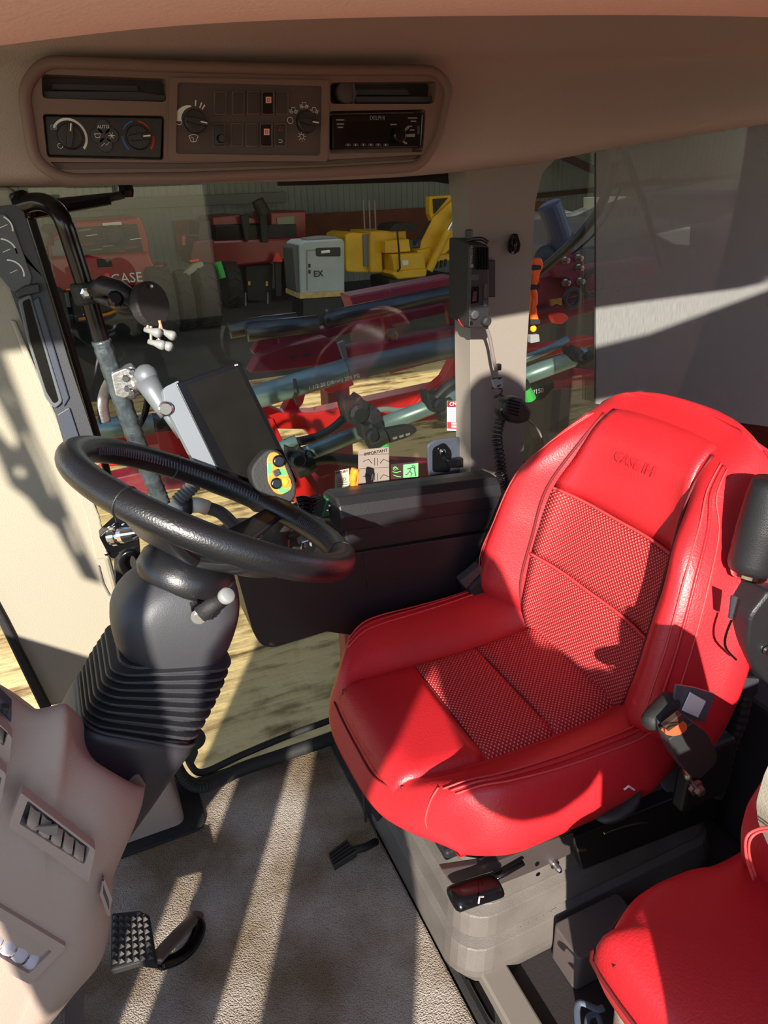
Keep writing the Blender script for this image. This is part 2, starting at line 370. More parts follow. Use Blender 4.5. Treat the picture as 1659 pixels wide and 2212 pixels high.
# near roof beam above the door
nb = [(-700, 175), (-300, 140), (0, 103), (200, 76), (400, 57), (600, 47), (830, 40), (1100, 37), (1400, 35), (1659, 40), (2000, 50), (2400, 70)]
rows = []
for x, y in nb:
    p = at(x, y, Y=.52); X = p.x
    rows.append([Vector((X, .62, 1.56)), Vector((X, .60, p.z+.09)), Vector((X, .565, p.z+.03)), p+Vector((0, .015, .004)), p+Vector((0, -.02, -.006)), Vector((X*.93, .40, p.z+.03)), Vector((X*.9, .2, 1.50)), Vector((X*.9, .08, 1.56)), Vector((X*.9, .06, 1.58))])
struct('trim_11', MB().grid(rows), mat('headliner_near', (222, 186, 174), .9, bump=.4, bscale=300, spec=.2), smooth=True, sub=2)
struct('trim_13', MB().box((-1.1, .68, 1.5), (.08, 1.5, .2)), HEAD)
# pillars
pil = rnd([(1003, 340), (1215, 330), (1172, 372), (1156, 440), (1148, 600), (1138, 760), (1128, 1100), (1120, 1500), (1018, 1500), (1016, 700), (1012, 440), (1006, 400)], 10)
struct('trim_14', MB().prism(ats(pil, Y=1.325), (0, .07, 0)), GREYP, bevel=.016, seg=4)
# front right corner post: broad cream panel
post = [(-420, 380), (30, 405), (52, 470), (100, 700), (150, 900), (196, 1060), (238, 1208), (262, 1300), (262, 1500), (100, 1530), (0, 1340), (-120, 1120), (-420, 700)]
struct('wall_front', MB().prism(ats(post, Y=1.30), (0, .06, 0)), CREAM, bevel=.01, seg=3)
struct('trim_15', MB().prism(ats([(22, 690), (34, 690), (214, 1110), (236, 1205), (205, 1205), (185, 1115)], Y=1.297), (0, -.008, 0)), CREAM, bevel=.003)
struct('trim_16', MB().prism(ats([(-60, 1225), (-35, 1250), (14, 1340), (112, 1532), (92, 1545), (-2, 1350), (-70, 1240)], Y=1.29), (0, .1, 0)), BLACKR, bevel=.004)
struct('wall_front_seam', MB().tube([at(*p, Y=1.299) for p in [(212, 1222), (222, 1260), (235, 1285), (252, 1290)]], .0025, 6), GREYP)
# glass
w1 = [(60, 392), (1002, 372), (1016, 400), (1016, 1700), (380, 1760), (262, 1500), (235, 1200), (180, 1000), (110, 730), (60, 500)]
struct('window_1', MB().prism(ats(w1, Y=1.40), (0, .005, 0)), GLASS)
w2 = [(1120, 350), (1900, 150), (1900, 1150), (1120, 1400)]
struct('window_2', MB().prism(ats(w2, Y=1.405), (0, .005, 0)), GLASS)
def bar(name, pts, w, m, Y=1.39, d=.02):
    return struct(name, MB().tube([at(*p, Y=Y) for p in pts], w, 8), m)
struct('trim_17', MB().prism(ats(rnd([(600, 385), (1020, 360), (1022, 1100), (1004, 1100), (1004, 440), (985, 400), (940, 392), (600, 402)], [0, 0, 0, 0, 4, 16, 16, 0]), Y=1.394), (0, .006, 0)), FRIT)
struct('trim_18', MB().tube([at(*p, Y=1.385) for p in [(52, 425), (95, 560), (150, 740), (212, 950), (262, 1130), (300, 1290)]], .007, 8), FRIT)
struct('trim_19', MB().tube([at(*p, Y=1.375) for p in [(112, 700), (150, 820), (196, 945)]], .0035, 8), LGREY)  # pale strip standing in for the lit edge of the window trim
struct('trim_20', MB().box((.25, 1.40, 1.30), (1.4, .05, .05)), FRIT)
# left panel below glass at the console
struct('trim_21', MB().prism(ats([(1016, 1000), (1140, 1000), (1300, 1400), (1016, 1400)], Y=1.41), (0, .04, 0)), mat('window_surround_dark', (30, 22, 24), .7))

# unseen left side of the cab, shaped to shade the interior: door posts, rear side wall, boarding platform
struct('wall_left', MB().prism([(.54, -.085, -.06), (2.3, -.085, -.06), (2.3, -.085, 1.62), (.98, -.085, 1.60), (.54, -.085, 1.52), (.30, -.085, 1.50), (.30, -.085, 1.38), (.54, -.085, 1.38)], (0, .05, 0)), HEAD, bevel=.006)
struct('wall_left_lower', MB().box((.40, -.06, .375), (.36, .05, .85)), BEIGE, bevel=.01)
struct('trim_22', MB().box((-.602, -.15, .62), (.115, .05, 1.5)), BEIGE, bevel=.01)
struct('trim_23', MB().box((-.95, -.10, .20), (.50, .05, 1.20)), BEIGE, bevel=.01)
struct('floor_step', MB().box((-.25, -.62, -.30), (1.0, .8, .06)), CDARK, bevel=.01)
struct('wall_front_lower', MB().box((-.75, .50, .41), (.30, .60, .80)), BEIGE, bevel=.03)  # unseen dash block, added to shade the foot of the corner post
# ================================================================== OVERHEAD CONSOLE
OY = 1.236
oc = thing('overhead_console', at(510, 260, Y=OY), 'brown moulded overhead console with vents, switch panel and climate controls above the window', 'console')
outer = rnd([(95, 134), (360, 143), (700, 152), (940, 152), (972, 190), (948, 300), (905, 360), (700, 372), (400, 384), (140, 388), (75, 350), (50, 190)], [30, 20, 20, 26, 24, 40, 26, 20, 20, 34, 40, 40], 6)
inner0 = rnd([(90, 160), (360, 170), (360, 220), (92, 212)], 10)
inner1 = rnd([(92, 246), (356, 250), (354, 346), (102, 340)], 8)
inner2 = rnd([(372, 172), (706, 178), (702, 344), (370, 342)], 8)
inner3 = rnd([(714, 178), (944, 176), (938, 224), (714, 224)], 9)
inner4 = rnd([(712, 240), (920, 236), (914, 328), (712, 332)], 8)
inner5 = rnd([(108, 350), (400, 352), (700, 346), (915, 334), (900, 344), (700, 356), (400, 364), (128, 366)], 4)
holed('housing', outer, [inner0, inner1, inner2, inner3, inner4, inner5], lambda p: at(p[0], p[1], Y=OY-.022), (0, .044, 0), DBROWN, oc, bevel=.003)
rimo = [at(p[0], p[1], Y=OY-.021) for p in outer]
obj('rim', MB().tube(rimo, .0085, 8, closed=True), DBROWN, oc, smooth=True)
holed('centre_frame', rnd([(366, 167), (712, 173), (708, 349), (364, 348)], 8), [rnd([(384, 178), (696, 186), (692, 336), (380, 332)], 8)], lambda p: at(p[0], p[1], Y=OY-.026), (0, .008, 0), DBROWN, oc, bevel=.0015)
obj('centre_plate', MB().prism(ats([(380, 174), (700, 180), (698, 340), (376, 338)], Y=OY-.0225), (0, .004, 0)), PANEL, oc)
for k, (a, b, c, d) in enumerate([((88, 158), (362, 166), (362, 222), (90, 214)), ((714, 176), (946, 174), (940, 226), (714, 226)), ((105, 346), (400, 350), (700, 343), (918, 332))]):
    if k < 2: obj('vent_recess', MB().prism(ats([a, b, c, d], Y=OY+.008), (0, .006, 0)), BLACK, oc)
    else: obj('lower_recess', MB().prism(ats([(105, 346), (400, 350), (700, 343), (918, 332), (905, 350), (400, 368), (120, 370)], Y=OY-.006), (0, .006, 0)), DBROWN, oc)
obj('vent_louvre', MB().prism(ats([(92, 196), (300, 198), (358, 206), (358, 219), (94, 213)], Y=OY-.012), (0, .012, 0)), CHAR, oc, bevel=.001)
obj('vent_louvre', MB().prism(ats([(112, 180), (296, 184), (300, 198), (112, 194)], Y=OY-.002), (0, .006, 0)), CHAR, oc, bevel=.001)
obj('vent_louvre', MB().prism(ats([(768, 208), (936, 208), (934, 222), (768, 222)], Y=OY-.012), (0, .012, 0)), CHAR, oc, bevel=.001)
obj('vent_louvre', MB().prism(ats([(766, 192), (880, 192), (888, 206), (766, 206)], Y=OY-.002), (0, .006, 0)), CHAR, oc, bevel=.001)
obj('vent_knob', MB().lathe(at(742, 202, Y=OY), (0, -1, 0), [(.018, -.01), (.018, .012), (.016, .016), (.006, .017)], 28), PANEL, oc, bevel=.001)
obj('vent_divider', MB().prism(ats([(762, 180), (766, 180), (766, 224), (762, 224)], Y=OY-.018), (0, .02, 0)), PANEL, oc)
# climate panel
cp = obj('climate_panel', MB().prism(ats(rnd([(96, 250), (352, 254), (348, 342), (104, 336)], 6), Y=OY-.014), (0, .01, 0)), BLACK, oc, bevel=.0015)
def knob(px, r, par, mk, point, nm='knob', Yb=OY-.014, h=.016):
    c = at(px[0], px[1], Y=Yb); a = math.radians(point); d = Vector((math.cos(a), 0, math.sin(a))); q = Vector((-d.z, 0, d.x))
    k = obj(nm, MB().lathe(c, (0, -1, 0), [(r, 0), (r*.96, h*.55), (r*.9, h*.62), (.001, h*.62)], 28), mk, par, bevel=.0008)
    g = MB(); e = c+Vector((0, -h*.6, 0)); ws = r*.28
    g.prism([e-d*r*.92-q*ws*.6, e-d*r*.92+q*ws*.6, e+q*ws, e+d*r*1.02+q*ws*.75, e+d*r*1.02-q*ws*.75, e-q*ws], (0, -h*.45, 0))
    obj('grip', g, mk, k, bevel=.001)
    g = MB(); e = c+Vector((0, -h*1.06, 0)); g.prism([e+d*r*.35-q*r*.05, e+d*r*.35+q*r*.05, e+d*r*.95+q*r*.05, e+d*r*.95-q*r*.05], (0, -.0004, 0))
    obj('pointer_mark', g, WHITE, k)
    return c
def arc(c, r, w, a0, a1, m, par, nm='scale_mark', taper=False, n=16, Y=None):
    mb = MB(); A = []; B = []
    for i in range(n+1):
        a = math.radians(a0+(a1-a0)*i/n); d = Vector((math.cos(a), 0, math.sin(a))); ww = w*(1-i/n*.85) if taper else w
        A.append(c+d*r); B.append(c+d*(r+ww))
    mb.grid([A, B]); mb.grid([[p+Vector((0, .0004, 0)) for p in A], [p+Vector((0, .0004, 0)) for p in B]])
    return obj(nm, mb, m, par)
c1 = knob((151, 295), .017, cp, BLACK, 75)
c2 = knob((298, 297), .017, cp, BLACK, 5)
e = Vector((0, -.0008, 0))
arc(c1+e, .0205, .0032, 150, -45, WHITE, cp, taper=False)
arc(c2+e, .0205, .003, 175, 225, mat('blue_print', (50, 90, 160), .6), cp); arc(c2+e, .0205, .003, 5, -45, mat('red_print', (190, 40, 40), .6), cp); arc(c2+e, .0205, .002, 100, 150, mat('blue_print', (50, 90, 160), .6), cp); arc(c2+e, .0205, .002, 80, 30, mat('red_print', (190, 40, 40), .6), cp)
for i, (px, s) in enumerate([((223, 274), 'AUTO'), ((211, 293), ''), ((241, 293), '✻'), ((228, 313), '')]):
    obj('climate_button', MB().lathe(at(*px, Y=OY-.014), (0, -1, 0), [(.0105, 0), (.0105, .002), (.009, .003)], 20), CHAR, cp, bevel=.0005)
b0 = at(223, 274, Y=OY-.0176)
text('button_print', 'AUTO', b0, XR, ZR, .006, WHITE, cp)
def polyl(nm, pts, w, m, par, Y):
    return obj(nm, MB().tube([at(*p, Y=Y) for p in pts], w, 5), m, par)
polyl('button_print', [(204, 289), (218, 289), (215, 297), (207, 297), (204, 289)], .0004, WHITE, cp, OY-.0174)
for a in range(0, 180, 60):
    c = at(241, 293, Y=OY-.0174); d = Vector((math.cos(math.radians(a)), 0, math.sin(math.radians(a))))*.0045; obj('button_print', MB().tube([c-d, c+d], .0004, 5), WHITE, cp)
polyl('button_print', [(219, 316), (226, 309), (229, 314), (236, 308)], .0004, WHITE, cp, OY-.0174)
polyl('button_print', [(110, 270), (122, 270), (122, 279), (110, 279), (110, 270)], .0003, WHITE, cp, OY-.0148)
arc(at(130, 315, Y=OY-.0148), .003, .0006, 0, 360, WHITE, cp)
# wiper and lamp knobs on the centre plate
ck = knob((420, 263), .0165, oc, BLACK, -12, 'wiper_knob', OY-.0225, .018)
ck2 = knob((660, 264), .0165, oc, BLACK, -8, 'lamp_knob', OY-.0225, .018)
arc(ck+e, .0195, .011, 178, 95, WHITE, oc, taper=True)
for a, l in ((78, .008), (60, .008), (50, .008)):
    d = Vector((math.cos(math.radians(a)), 0, math.sin(math.radians(a)))); q = Vector((-d.z, 0, d.x)); b = ck+e+d*.021
    obj('scale_mark', MB().prism([b-q*.0009, b+q*.0009, b+d*l+q*.0009, b+d*l-q*.0009], (0, -.0003, 0)), WHITE, oc)
for px in ((386, 262), (627, 260)): arc(at(*px, Y=OY-.0229), .0042, .0008, 0, 360, WHITE, oc)
Yp = OY-.0229
polyl('wiper_symbol', [(408, 294), (414, 291), (422, 291), (428, 294), (423, 306), (413, 306), (408, 294)], .0005, WHITE, oc, Yp)
polyl('wiper_symbol', [(418, 308), (418, 298), (412, 296)], .0004, WHITE, oc, Yp)
arc(at(652, 295, Y=Yp), .003, .0007, 0, 360, WHITE, oc, 'lamp_symbol')
for a in range(0, 360, 45):
    c = at(652, 295, Y=Yp); d = Vector((math.cos(math.radians(a)), 0, math.sin(math.radians(a)))); obj('lamp_symbol', MB().tube([c+d*.0045, c+d*.007], .0004, 5), WHITE, oc)
def tractor(x, y):
    polyl('tractor_symbol', [(x-9, y+4), (x-9, y-1), (x-4, y-1), (x-4, y-6), (x+3, y-6), (x+4, y), (x+9, y+1), (x+9, y+4), (x-9, y+4)], .0004, WHITE, oc, Yp)
    for dx in (-5, 5): arc(at(x+dx, y+4, Y=Yp), .0016, .0006, 0, 360, WHITE, oc, 'tractor_symbol')
tractor(634, 238); tractor(657, 227); tractor(679, 238)
for row, xs in ((223, [476, 515, 547, 580, 610]), (292, [474, 512, 544, 576, 606])):
    for i, x in enumerate(xs):
        r = [(x-14, row-27), (x+14, row-27), (x+14, row+26), (x-14, row+26)]
        up_ = (row == 223 and i == 3); big = up_ or (row == 292 and i in (0, 3))
        fr = plate('switch_bezel', r, (0, .004, 0), mat('bezel_plastic', (86, 75, 73), .5), oc, r=3, bevel=.001, Y=OY-.0255)
        q = plate('rocker_switch' if big or (row == 292 and i == 4) else 'switch_blank', [(x-11, row-23), (x+11, row-23), (x+11, row+22), (x-11, row+22)], (0, .005, 0), BLACKG if big else (BLACK if (row == 292 and i == 4) else mat('blank_plastic', (54, 46, 46), .5)), fr, r=2, bevel=.001, Y=OY-(.031 if big else .027))
        if up_ or (row == 292 and i == 3):
            plate('switch_icon', [(x-6, row-14), (x+6, row-14), (x+6, row+0), (x-6, row+0)], (0, -.0003, 0), mat('pink_print', (226, 170, 156), .6), q, Y=OY-.0312)
            polyl('switch_icon', [(x-3, row-10), (x+3, row-10), (x+1, row-3), (x-2, row-3), (x-3, row-10)], .0004, BLACK, q, OY-.0318)
        if row == 292 and i == 4:
            polyl('switch_icon', [(x-4, row-10), (x, row-20), (x+4, row-10), (x-4, row-10)], .0004, mat('red_print', (190, 40, 40), .6), q, OY-.0275)
            polyl('switch_icon', [(x-4, row+10), (x+2, row+10), (x+4, row+13), (x+2, row+16), (x-4, row+16)], .0004, WHITE, q, OY-.0275)
        if row == 292 and i == 0: obj('mirror_knob', MB().lathe(at(x+3, row+8, Y=OY-.031), (0, -1, 0), [(.006, 0), (.006, .006), (.005, .008)], 14), BLACKG, fr)
# car radio
rd = thing('car_radio', at(815, 285, Y=OY), 'black single slot car radio with a round volume knob in the overhead console', 'radio')
obj('faceplate', MB().prism(ats(rnd([(718, 248), (914, 244), (910, 318), (718, 322)], 5), Y=OY-.024), (0, .03, 0)), BLACKG, rd, bevel=.002)
obj('display', MB().prism(ats([(748, 262), (872, 260), (850, 298), (748, 300)], Y=OY-.0245), (0, .001, 0)), SCREEN, rd)
k0 = obj('volume_knob', MB().lathe(at(858, 292, Y=OY-.024), (0, -1, 0), [(.0125, 0), (.0118, .012), (.009, .014), (.003, .0135)], 24), BLACKG, rd, bevel=.0006)
txt('brand_print', 'DELPHI', (815, 255), .0085, LGREY, rd, OY-.0246)
for x in (752, 768, 785, 801, 817, 833): plate('preset_button', [(x-6, 310), (x+6, 310), (x+6, 316), (x-6, 316)], (0, -.0008, 0), CHAR, rd, Y=OY-.0242)
for i, x in enumerate((752, 768, 785, 801, 817, 833)): txt('preset_print', str(i+1), (x, 313), .0045, WHITE, rd, OY-.0252)
for (x, y, w_) in ((735, 259, 9), (735, 268, 8), (735, 275, 6), (891, 255, 10), (893, 262, 6), (850, 269, 7), (885, 273, 5), (890, 281, 5)): plate('print_mark', [(x-w_, y-1.4), (x+w_, y-1.4), (x+w_, y+1.4), (x-w_, y+1.4)], (0, -.0003, 0), LGREY, rd, Y=OY-.0246)
plate('button', [(876, 290), (896, 289), (896, 296), (878, 296)], (0, -.001, 0), LGREY, rd, Y=OY-.0244)
plate('button', [(868, 284), (880, 272), (884, 276), (873, 286)], (0, -.001, 0), LGREY, rd, Y=OY-.0244)
plate('button', [(866, 300), (880, 309), (877, 312), (862, 303)], (0, -.001, 0), LGREY, rd, Y=OY-.0244)
plate('usb_flap', [(900, 272), (906, 272), (906, 290), (900, 290)], (0, -.001, 0), CHAR, rd, Y=OY-.0244)
# ================================================================== CORNER POST: gauges, display
PY = 1.285
ip = thing('instrument_cluster', at(60, 640, Y=PY), 'dark grey post mounted instrument housing with fuel and temperature gauges above a recessed display', 'instrument panel')
hs = rnd([(-60, 440), (46, 436), (92, 590), (150, 790), (212, 960), (150, 985), (100, 845), (55, 720), (2, 560), (-60, 420)], 6)
obj('housing', MB().prism(ats(rnd([(-70, 452), (46, 440), (95, 600), (150, 785), (205, 950), (140, 965), (92, 800), (45, 690), (0, 565), (-70, 400)], 5), Y=PY), (0, .03, 0)), CHAR, ip, bevel=.004, seg=3)
gf = obj('gauge_face', MB().prism(ats(rnd([(-60, 462), (12, 462), (30, 490), (70, 600), (62, 622), (28, 632), (-30, 560)], 6), Y=PY-.001), (0, -.002, 0)), mat('gauge_face', (70, 72, 74), .4), ip, bevel=.001)
for (x, y, r, a0, a1, mk) in ((0, 492, .016, 60, -20, WHITE), (6, 545, .018, 85, -10, WHITE), (22, 590, .018, 90, -20, WHITE)):
    c = at(x, y, Y=PY-.0035); arc(c, r, .0022, a0, a1, mk, gf, 'gauge_scale')
    arc(c, r, .0024, a0-70, a1, mat('red_print', (190, 40, 40), .6), gf, 'gauge_scale') if y == 545 else None
    d = Vector((math.cos(math.radians(20)), 0, math.sin(math.radians(20)))); obj('gauge_needle', MB().tube([c, c+d*.012], .0006, 5), WHITE, gf)
obj('shelf', MB().prism(ats(rnd([(32, 632), (52, 618), (84, 612), (88, 632), (50, 640), (38, 645)], 4), Y=PY-.012), (0, .014, 0)), BLACK, ip, bevel=.003)
dp = obj('display_frame', MB().prism(ats(rnd([(38, 648), (66, 634), (82, 690), (136, 868), (118, 884), (98, 860), (60, 740)], 8), Y=PY-.006), (0, .008, 0)), mat('screen_surround', (86, 90, 94), .4), ip, bevel=.003)
obj('screen', MB().prism(ats(rnd([(48, 652), (64, 644), (76, 690), (126, 866), (116, 872), (100, 846), (66, 740)], 5), Y=PY-.0075), (0, .003, 0)), SCREEN, dp)
obj('side_trim', MB().prism(ats([(84, 640), (150, 860), (138, 880), (70, 650)], Y=PY-.004), (0, .006, 0)), mat('slate_plastic', (58, 62, 74), .45), ip, bevel=.002)
obj('lower_pocket', MB().prism(ats(rnd([(124, 896), (150, 880), (176, 960), (146, 968)], 4), Y=PY-.004), (0, .006, 0)), mat('slate_plastic', (58, 62, 74), .45), ip, bevel=.002)
obj('screw', MB().lathe(at(29, 426, Y=1.297), (0, -1, 0), [(.006, 0), (.006, .003), (.003, .005)], 12), BLACK, ip)
obj('screw', MB().lathe(at(31, 433, Y=1.297), (0, -1, 0), [(.005, 0), (.005, .003), (.003, .005)], 12), BLACK, ip)
# ================================================================== GRAB BAR and phone mount
GY = 1.24
def lp(pts, Y=GY): return [at(p[0], p[1], Y=(p[2] if len(p) > 2 else Y)) for p in pts]
gb = thing('grab_bar', at(240, 800, Y=GY), 'long bent black steel grab bar running down from the roof beside the instrument post', 'bar')
obj('tube', MB().tube(spline(lp([(40, 446, 1.30), (80, 436, 1.28), (112, 446, 1.26), (135, 474), (158, 540), (190, 640), (222, 745), (262, 860), (300, 965), (335, 1050), (352, 1092)]), 8), .0135, 14), BLACKG, gb, smooth=True)
sl_ = [at(222+(352-222)*t, 745+(1092-745)*t-14*math.sin(t*3.1)*0, Y=GY) for t in [i/40 for i in range(41)]]
sl_ = spline(lp([(218, 735), (262, 860), (300, 965), (335, 1050), (352, 1094)]), 14)
obj('sheath', MB().tube(sl_, [.0155+.0012*math.sin(i*2.3)*math.sin(i*.7) for i in range(len(sl_))], 12), mat('clear_sheath', (66, 74, 78), .25, .3, bump=1, bscale=70, var=.4, vscale=40), gb, smooth=True, label='grey crinkled plastic sheath over lower bar')
obj('flange', MB().lathe(at(58, 440, Y=1.3), (at(80, 436, Y=1.28)-at(40, 446, Y=1.30)), [(.02, -.01), (.02, 0), (.014, .004)], 18), BLACKG, gb)
pm = thing('phone_mount', at(190, 632, Y=GY), 'black ball joint phone mount clamped on the grab bar with four rubber tipped fingers', 'phone mount')
obj('clamp', MB().lathe(at(188, 632, Y=GY), at(196, 650, Y=GY)-at(188, 625, Y=GY), [(.021, -.016), (.023, -.012), (.023, .012), (.021, .016)], 18), BLACKR, pm, bevel=.001)
obj('clamp_bolt', MB().lathe(at(186, 633, Y=GY-.02), (0, -1, 0), [(.009, -.004), (.009, .004), (.005, .005)], 6), STEEL, pm)
ar = obj('arm', MB().tube(lp([(205, 628, 1.2), (225, 616, 1.18), (255, 625, 1.17), (292, 648, 1.16)]), [.014, .018, .018, .015], 12, flat=.8), BLACK, pm, smooth=True)
obj('arm', MB().tube(lp([(205, 640, 1.215), (230, 648, 1.21), (262, 660, 1.2), (292, 662, 1.18)]), [.010, .013, .013, .012], 12, flat=.8), BLACK, pm, smooth=True)
obj('arm_knob', MB().lathe(at(250, 645, Y=1.15), (0, -1, .3), [(.012, -.02), (.012, 0), (.008, .006)], 10), BLACKG, pm)
obj('ball', MB().sphere(at(292, 656, Y=1.165), .0125), BLACKG, pm, smooth=True)
pc = at(330, 657, Y=1.15); pax = Vector((.62, -.75, .12)).normalized()
dk = obj('round_plate', MB().lathe(pc, pax, [(.022, -.02), (.033, -.014), (.034, 0), (.032, .003), (.001, .003)], 32, sy=1.0), BLACKR, pm, bevel=.001)
for s in (-1, 1): obj('screw', MB().lathe(pc+pax*.003+Vector((0, 0, .026*s)), pax, [(.0035, 0), (.0035, .001), (.002, .002)], 10), BOLT, dk)
for (a, b, c) in (((322, 690), (318, 712), (340, 718)), ((344, 692), (350, 714), (372, 724)), ((326, 700), (326, 738), (352, 745)), ((346, 700), (343, 738), (366, 748))):
    f = obj('finger', MB().tube(lp([a, b, ((b[0]+c[0])/2, (b[1]+c[1])/2)], 1.14), .0022, 6), mat('tan_metal', (190, 160, 130), .4, .4), pm)
    obj('rubber_tip', MB().lathe(at(b[0], b[1]+1, Y=1.14), at(*c, Y=1.13)-at(*b, Y=1.14), [(.004, -.004), (.0045, .006), (.0075, .016), (.0075, .02), (.005, .023)], 12), LGREY, f, smooth=True)
# sun visor rod at top left
wr = thing('visor_rod', at(200, 440, Y=1.36), 'black two part visor rod lying under the headliner above the grab bar', 'rod')
obj('arm', MB().tube([at(55, 452, Y=1.33), at(150, 436, Y=1.33), at(262, 420, Y=1.33)], [.015, .010, .006], 8, flat=.7), BLACK, wr)
obj('link', MB().tube([at(60, 465, Y=1.325), at(238, 432, Y=1.325)], .007, 8), BLACKG, wr)
obj('link_end', MB().tube([at(236, 430, Y=1.335), at(268, 422, Y=1.335)], .005, 8), BLACK, wr)
obj('pivot', MB().lathe(at(272, 412, Y=1.34), (0, 0, 1), [(.010, -.01), (.013, 0), (.011, .012)], 14), BLACKG, wr)

# ================================================================== MONITOR, bracket and arm
MY = 1.12
br = thing('clamp_bracket', at(260, 830, Y=GY), 'weathered cast alloy clamp bracket bolted round the grab bar left of the monitor', 'bracket')
obj('front_plate', MB().prism(ats(rnd([(240, 808), (272, 795), (290, 803), (290, 850), (268, 862), (250, 856)], 5), Y=1.205), (0, .014, 0)), SILVER, br, bevel=.002)
obj('back_plate', MB().prism(ats(rnd([(262, 800), (286, 790), (302, 806), (306, 850), (285, 866), (268, 860)], 6), Y=1.225), (0, .03, 0)), SILVER, br, bevel=.003)
for p in ((270, 816), (286, 803), (284, 848), (274, 838)): obj('bolt', MB().lathe(at(*p, Y=1.203), (0, -1, 0), [(.006, 0), (.006, .005), (.0045, .007)], 6), STEEL, br)
obj('stub', MB().lathe(at(292, 828, Y=1.205), at(312, 820, Y=1.18)-at(292, 828, Y=1.205), [(.012, 0), (.012, .008), (.009, .01), (.009, .022)], 14), SILVER, br)
obj('curved_arm', MB().tube(spline(lp([(262, 808, 1.26), (240, 820, 1.3), (226, 850, 1.33), (222, 880, 1.33), (228, 912, 1.33)]), 6), .012, 10, flat=.5), SILVER, br, smooth=True)
obj('curved_arm', MB().tube(spline(lp([(300, 800, 1.27), (318, 850, 1.3), (314, 890, 1.32), (300, 920, 1.33)]), 6), .006, 10), BLACKG, br, smooth=True)
mo = thing('display_monitor', at(490, 910, Y=MY), 'large dark touch screen monitor in a grey case on a ball arm', 'monitor')
obj('ball_socket', MB().sphere(at(316, 812, Y=1.18), .019), GREYB, mo, smooth=True)
obj('arm', MB().tube(lp([(316, 822, 1.175), (334, 850, 1.165), (352, 880, 1.15), (362, 893, 1.145)]), [.019, .0175, .0145, .0135], 14), GREYB, mo, smooth=True)
obj('arm_screw', MB().lathe(at(358, 882, Y=1.125), (-.1, -1, .1), [(.012, 0), (.012, .006), (.009, .008)], 14), STEEL, mo, bevel=.0006)
obj('arm', MB().tube(lp([(360, 885, 1.15), (395, 940, 1.15)]), [.012, .010], 12), GREYB, mo, smooth=True)
scr = rnd([(381, 826), (519, 779), (642, 1032), (530, 1090), (470, 1010)], [7, 14, 8, 8, 4])
mp0 = at(490, 900, Y=MY); mn = Vector((.12, -.93, .34)).normalized()
bk = [onp(p[0], p[1], mp0, mn) for p in rnd([(380, 828), (517, 780), (645, 1040), (560, 1110), (478, 1030)], [6, 14, 10, 10, 4])]
obj('case', MB().prism([p-mn*.003 for p in bk], -mn*.022), GREYB, mo, bevel=.004, seg=3)
sd = [onp(*p, mp0-mn*.002, mn) for p in [(381, 826), (350, 842), (362, 880), (445, 1030), (500, 1060)]]
obj('side_case', MB().prism([onp(*p, mp0-mn*.004, mn) for p in rnd([(385, 822), (352, 838), (356, 872), (452, 1060), (520, 1085), (470, 1000)], [3, 10, 10, 6, 3, 3])], -mn*.02), mat('case_light', (116, 122, 128), .45, .1), mo, bevel=.005, seg=3)
obj('bezel', MB().prism([p+mn*.0 for p in bk], -mn*.004), BLACKG, mo, bevel=.0015)
obj('screen', MB().prism([onp(*p, mp0+mn*.0006, mn) for p in rnd([(402, 832), (514, 794), (634, 1040), (560, 1085), (494, 1005)], 3)], -mn*.001), SCREEN, mo)
obj('indicator', MB().lathe(onp(508, 789, mp0+mn*.001, mn), mn, [(.0012, 0), (.0012, .0004)], 8), WHITE, mo)
obj('indicator', MB().lathe(onp(512, 788, mp0+mn*.001, mn), mn, [(.0012, 0), (.0012, .0004)], 8), WHITE, mo)
# ================================================================== CONTROL HANDLE
hn = Vector((-.05, -.95, .3)).normalized(); hp = at(605, 1020, Y=1.02)
ch = thing('joystick', at(620, 1120, Y=1.06), 'black joystick handle with an orange and green push button face beside the monitor', 'joystick')
def onh(pts, off=0): return [onp(p[0], p[1], hp+hn*off, hn) for p in pts]
ho = rnd([(566, 985), (585, 970), (604, 976), (622, 1005), (638, 1048), (636, 1072), (615, 1086), (585, 1080), (556, 1050), (544, 1020)], 12)
obj('grip', MB().prism(onh(rnd([(556, 990), (580, 968), (606, 974), (626, 1005), (642, 1050), (638, 1080), (612, 1094), (580, 1086), (548, 1052), (540, 1016)], 14)), -hn*.045), BLACKR, ch, bevel=.008, seg=4)
fc = obj('face_plate', MB().prism(onh(rnd([(576, 990), (584, 976), (600, 977), (613, 1000), (631, 1048), (628, 1058), (606, 1070), (590, 1062), (578, 1040)], 8), .001), hn*.002), ORANGE, ch, bevel=.001)
for pts in ([(579, 996), (589, 1001), (586, 1028), (577, 1020)], [(603, 1010), (616, 1012), (623, 1036), (604, 1040)], [(604, 1046), (610, 1054), (626, 1054), (629, 1048), (622, 1062), (606, 1066), (600, 1058)]):
    obj('green_patch', MB().prism(onh(rnd(pts, 3), .0032), hn*.0006), GREEN, fc)
for (x, y, r) in ((601, 996, .0098), (596, 1044, .0092)): obj('button', MB().lathe(onp(x, y, hp+hn*.003, hn), hn, [(r, 0), (r, .006), (r*.8, .009)], 18), BLACKG, fc, smooth=False, bevel=.0008)
obj('rocker', MB().prism(onh(rnd([(588, 1018), (600, 1012), (606, 1024), (594, 1030)], 2), .003), hn*.006), BLACK, fc, bevel=.001)
obj('button', MB().lathe(onp(614, 1041, hp+hn*.003, hn), hn, [(.006, 0), (.006, .004), (.004, .006)], 16), YEL, fc, label='round yellow button')
obj('button_ring', MB().lathe(onp(614, 1041, hp+hn*.003, hn), hn, [(.0105, 0), (.0105, .002), (.007, .002)], 18), ORANGE, fc)
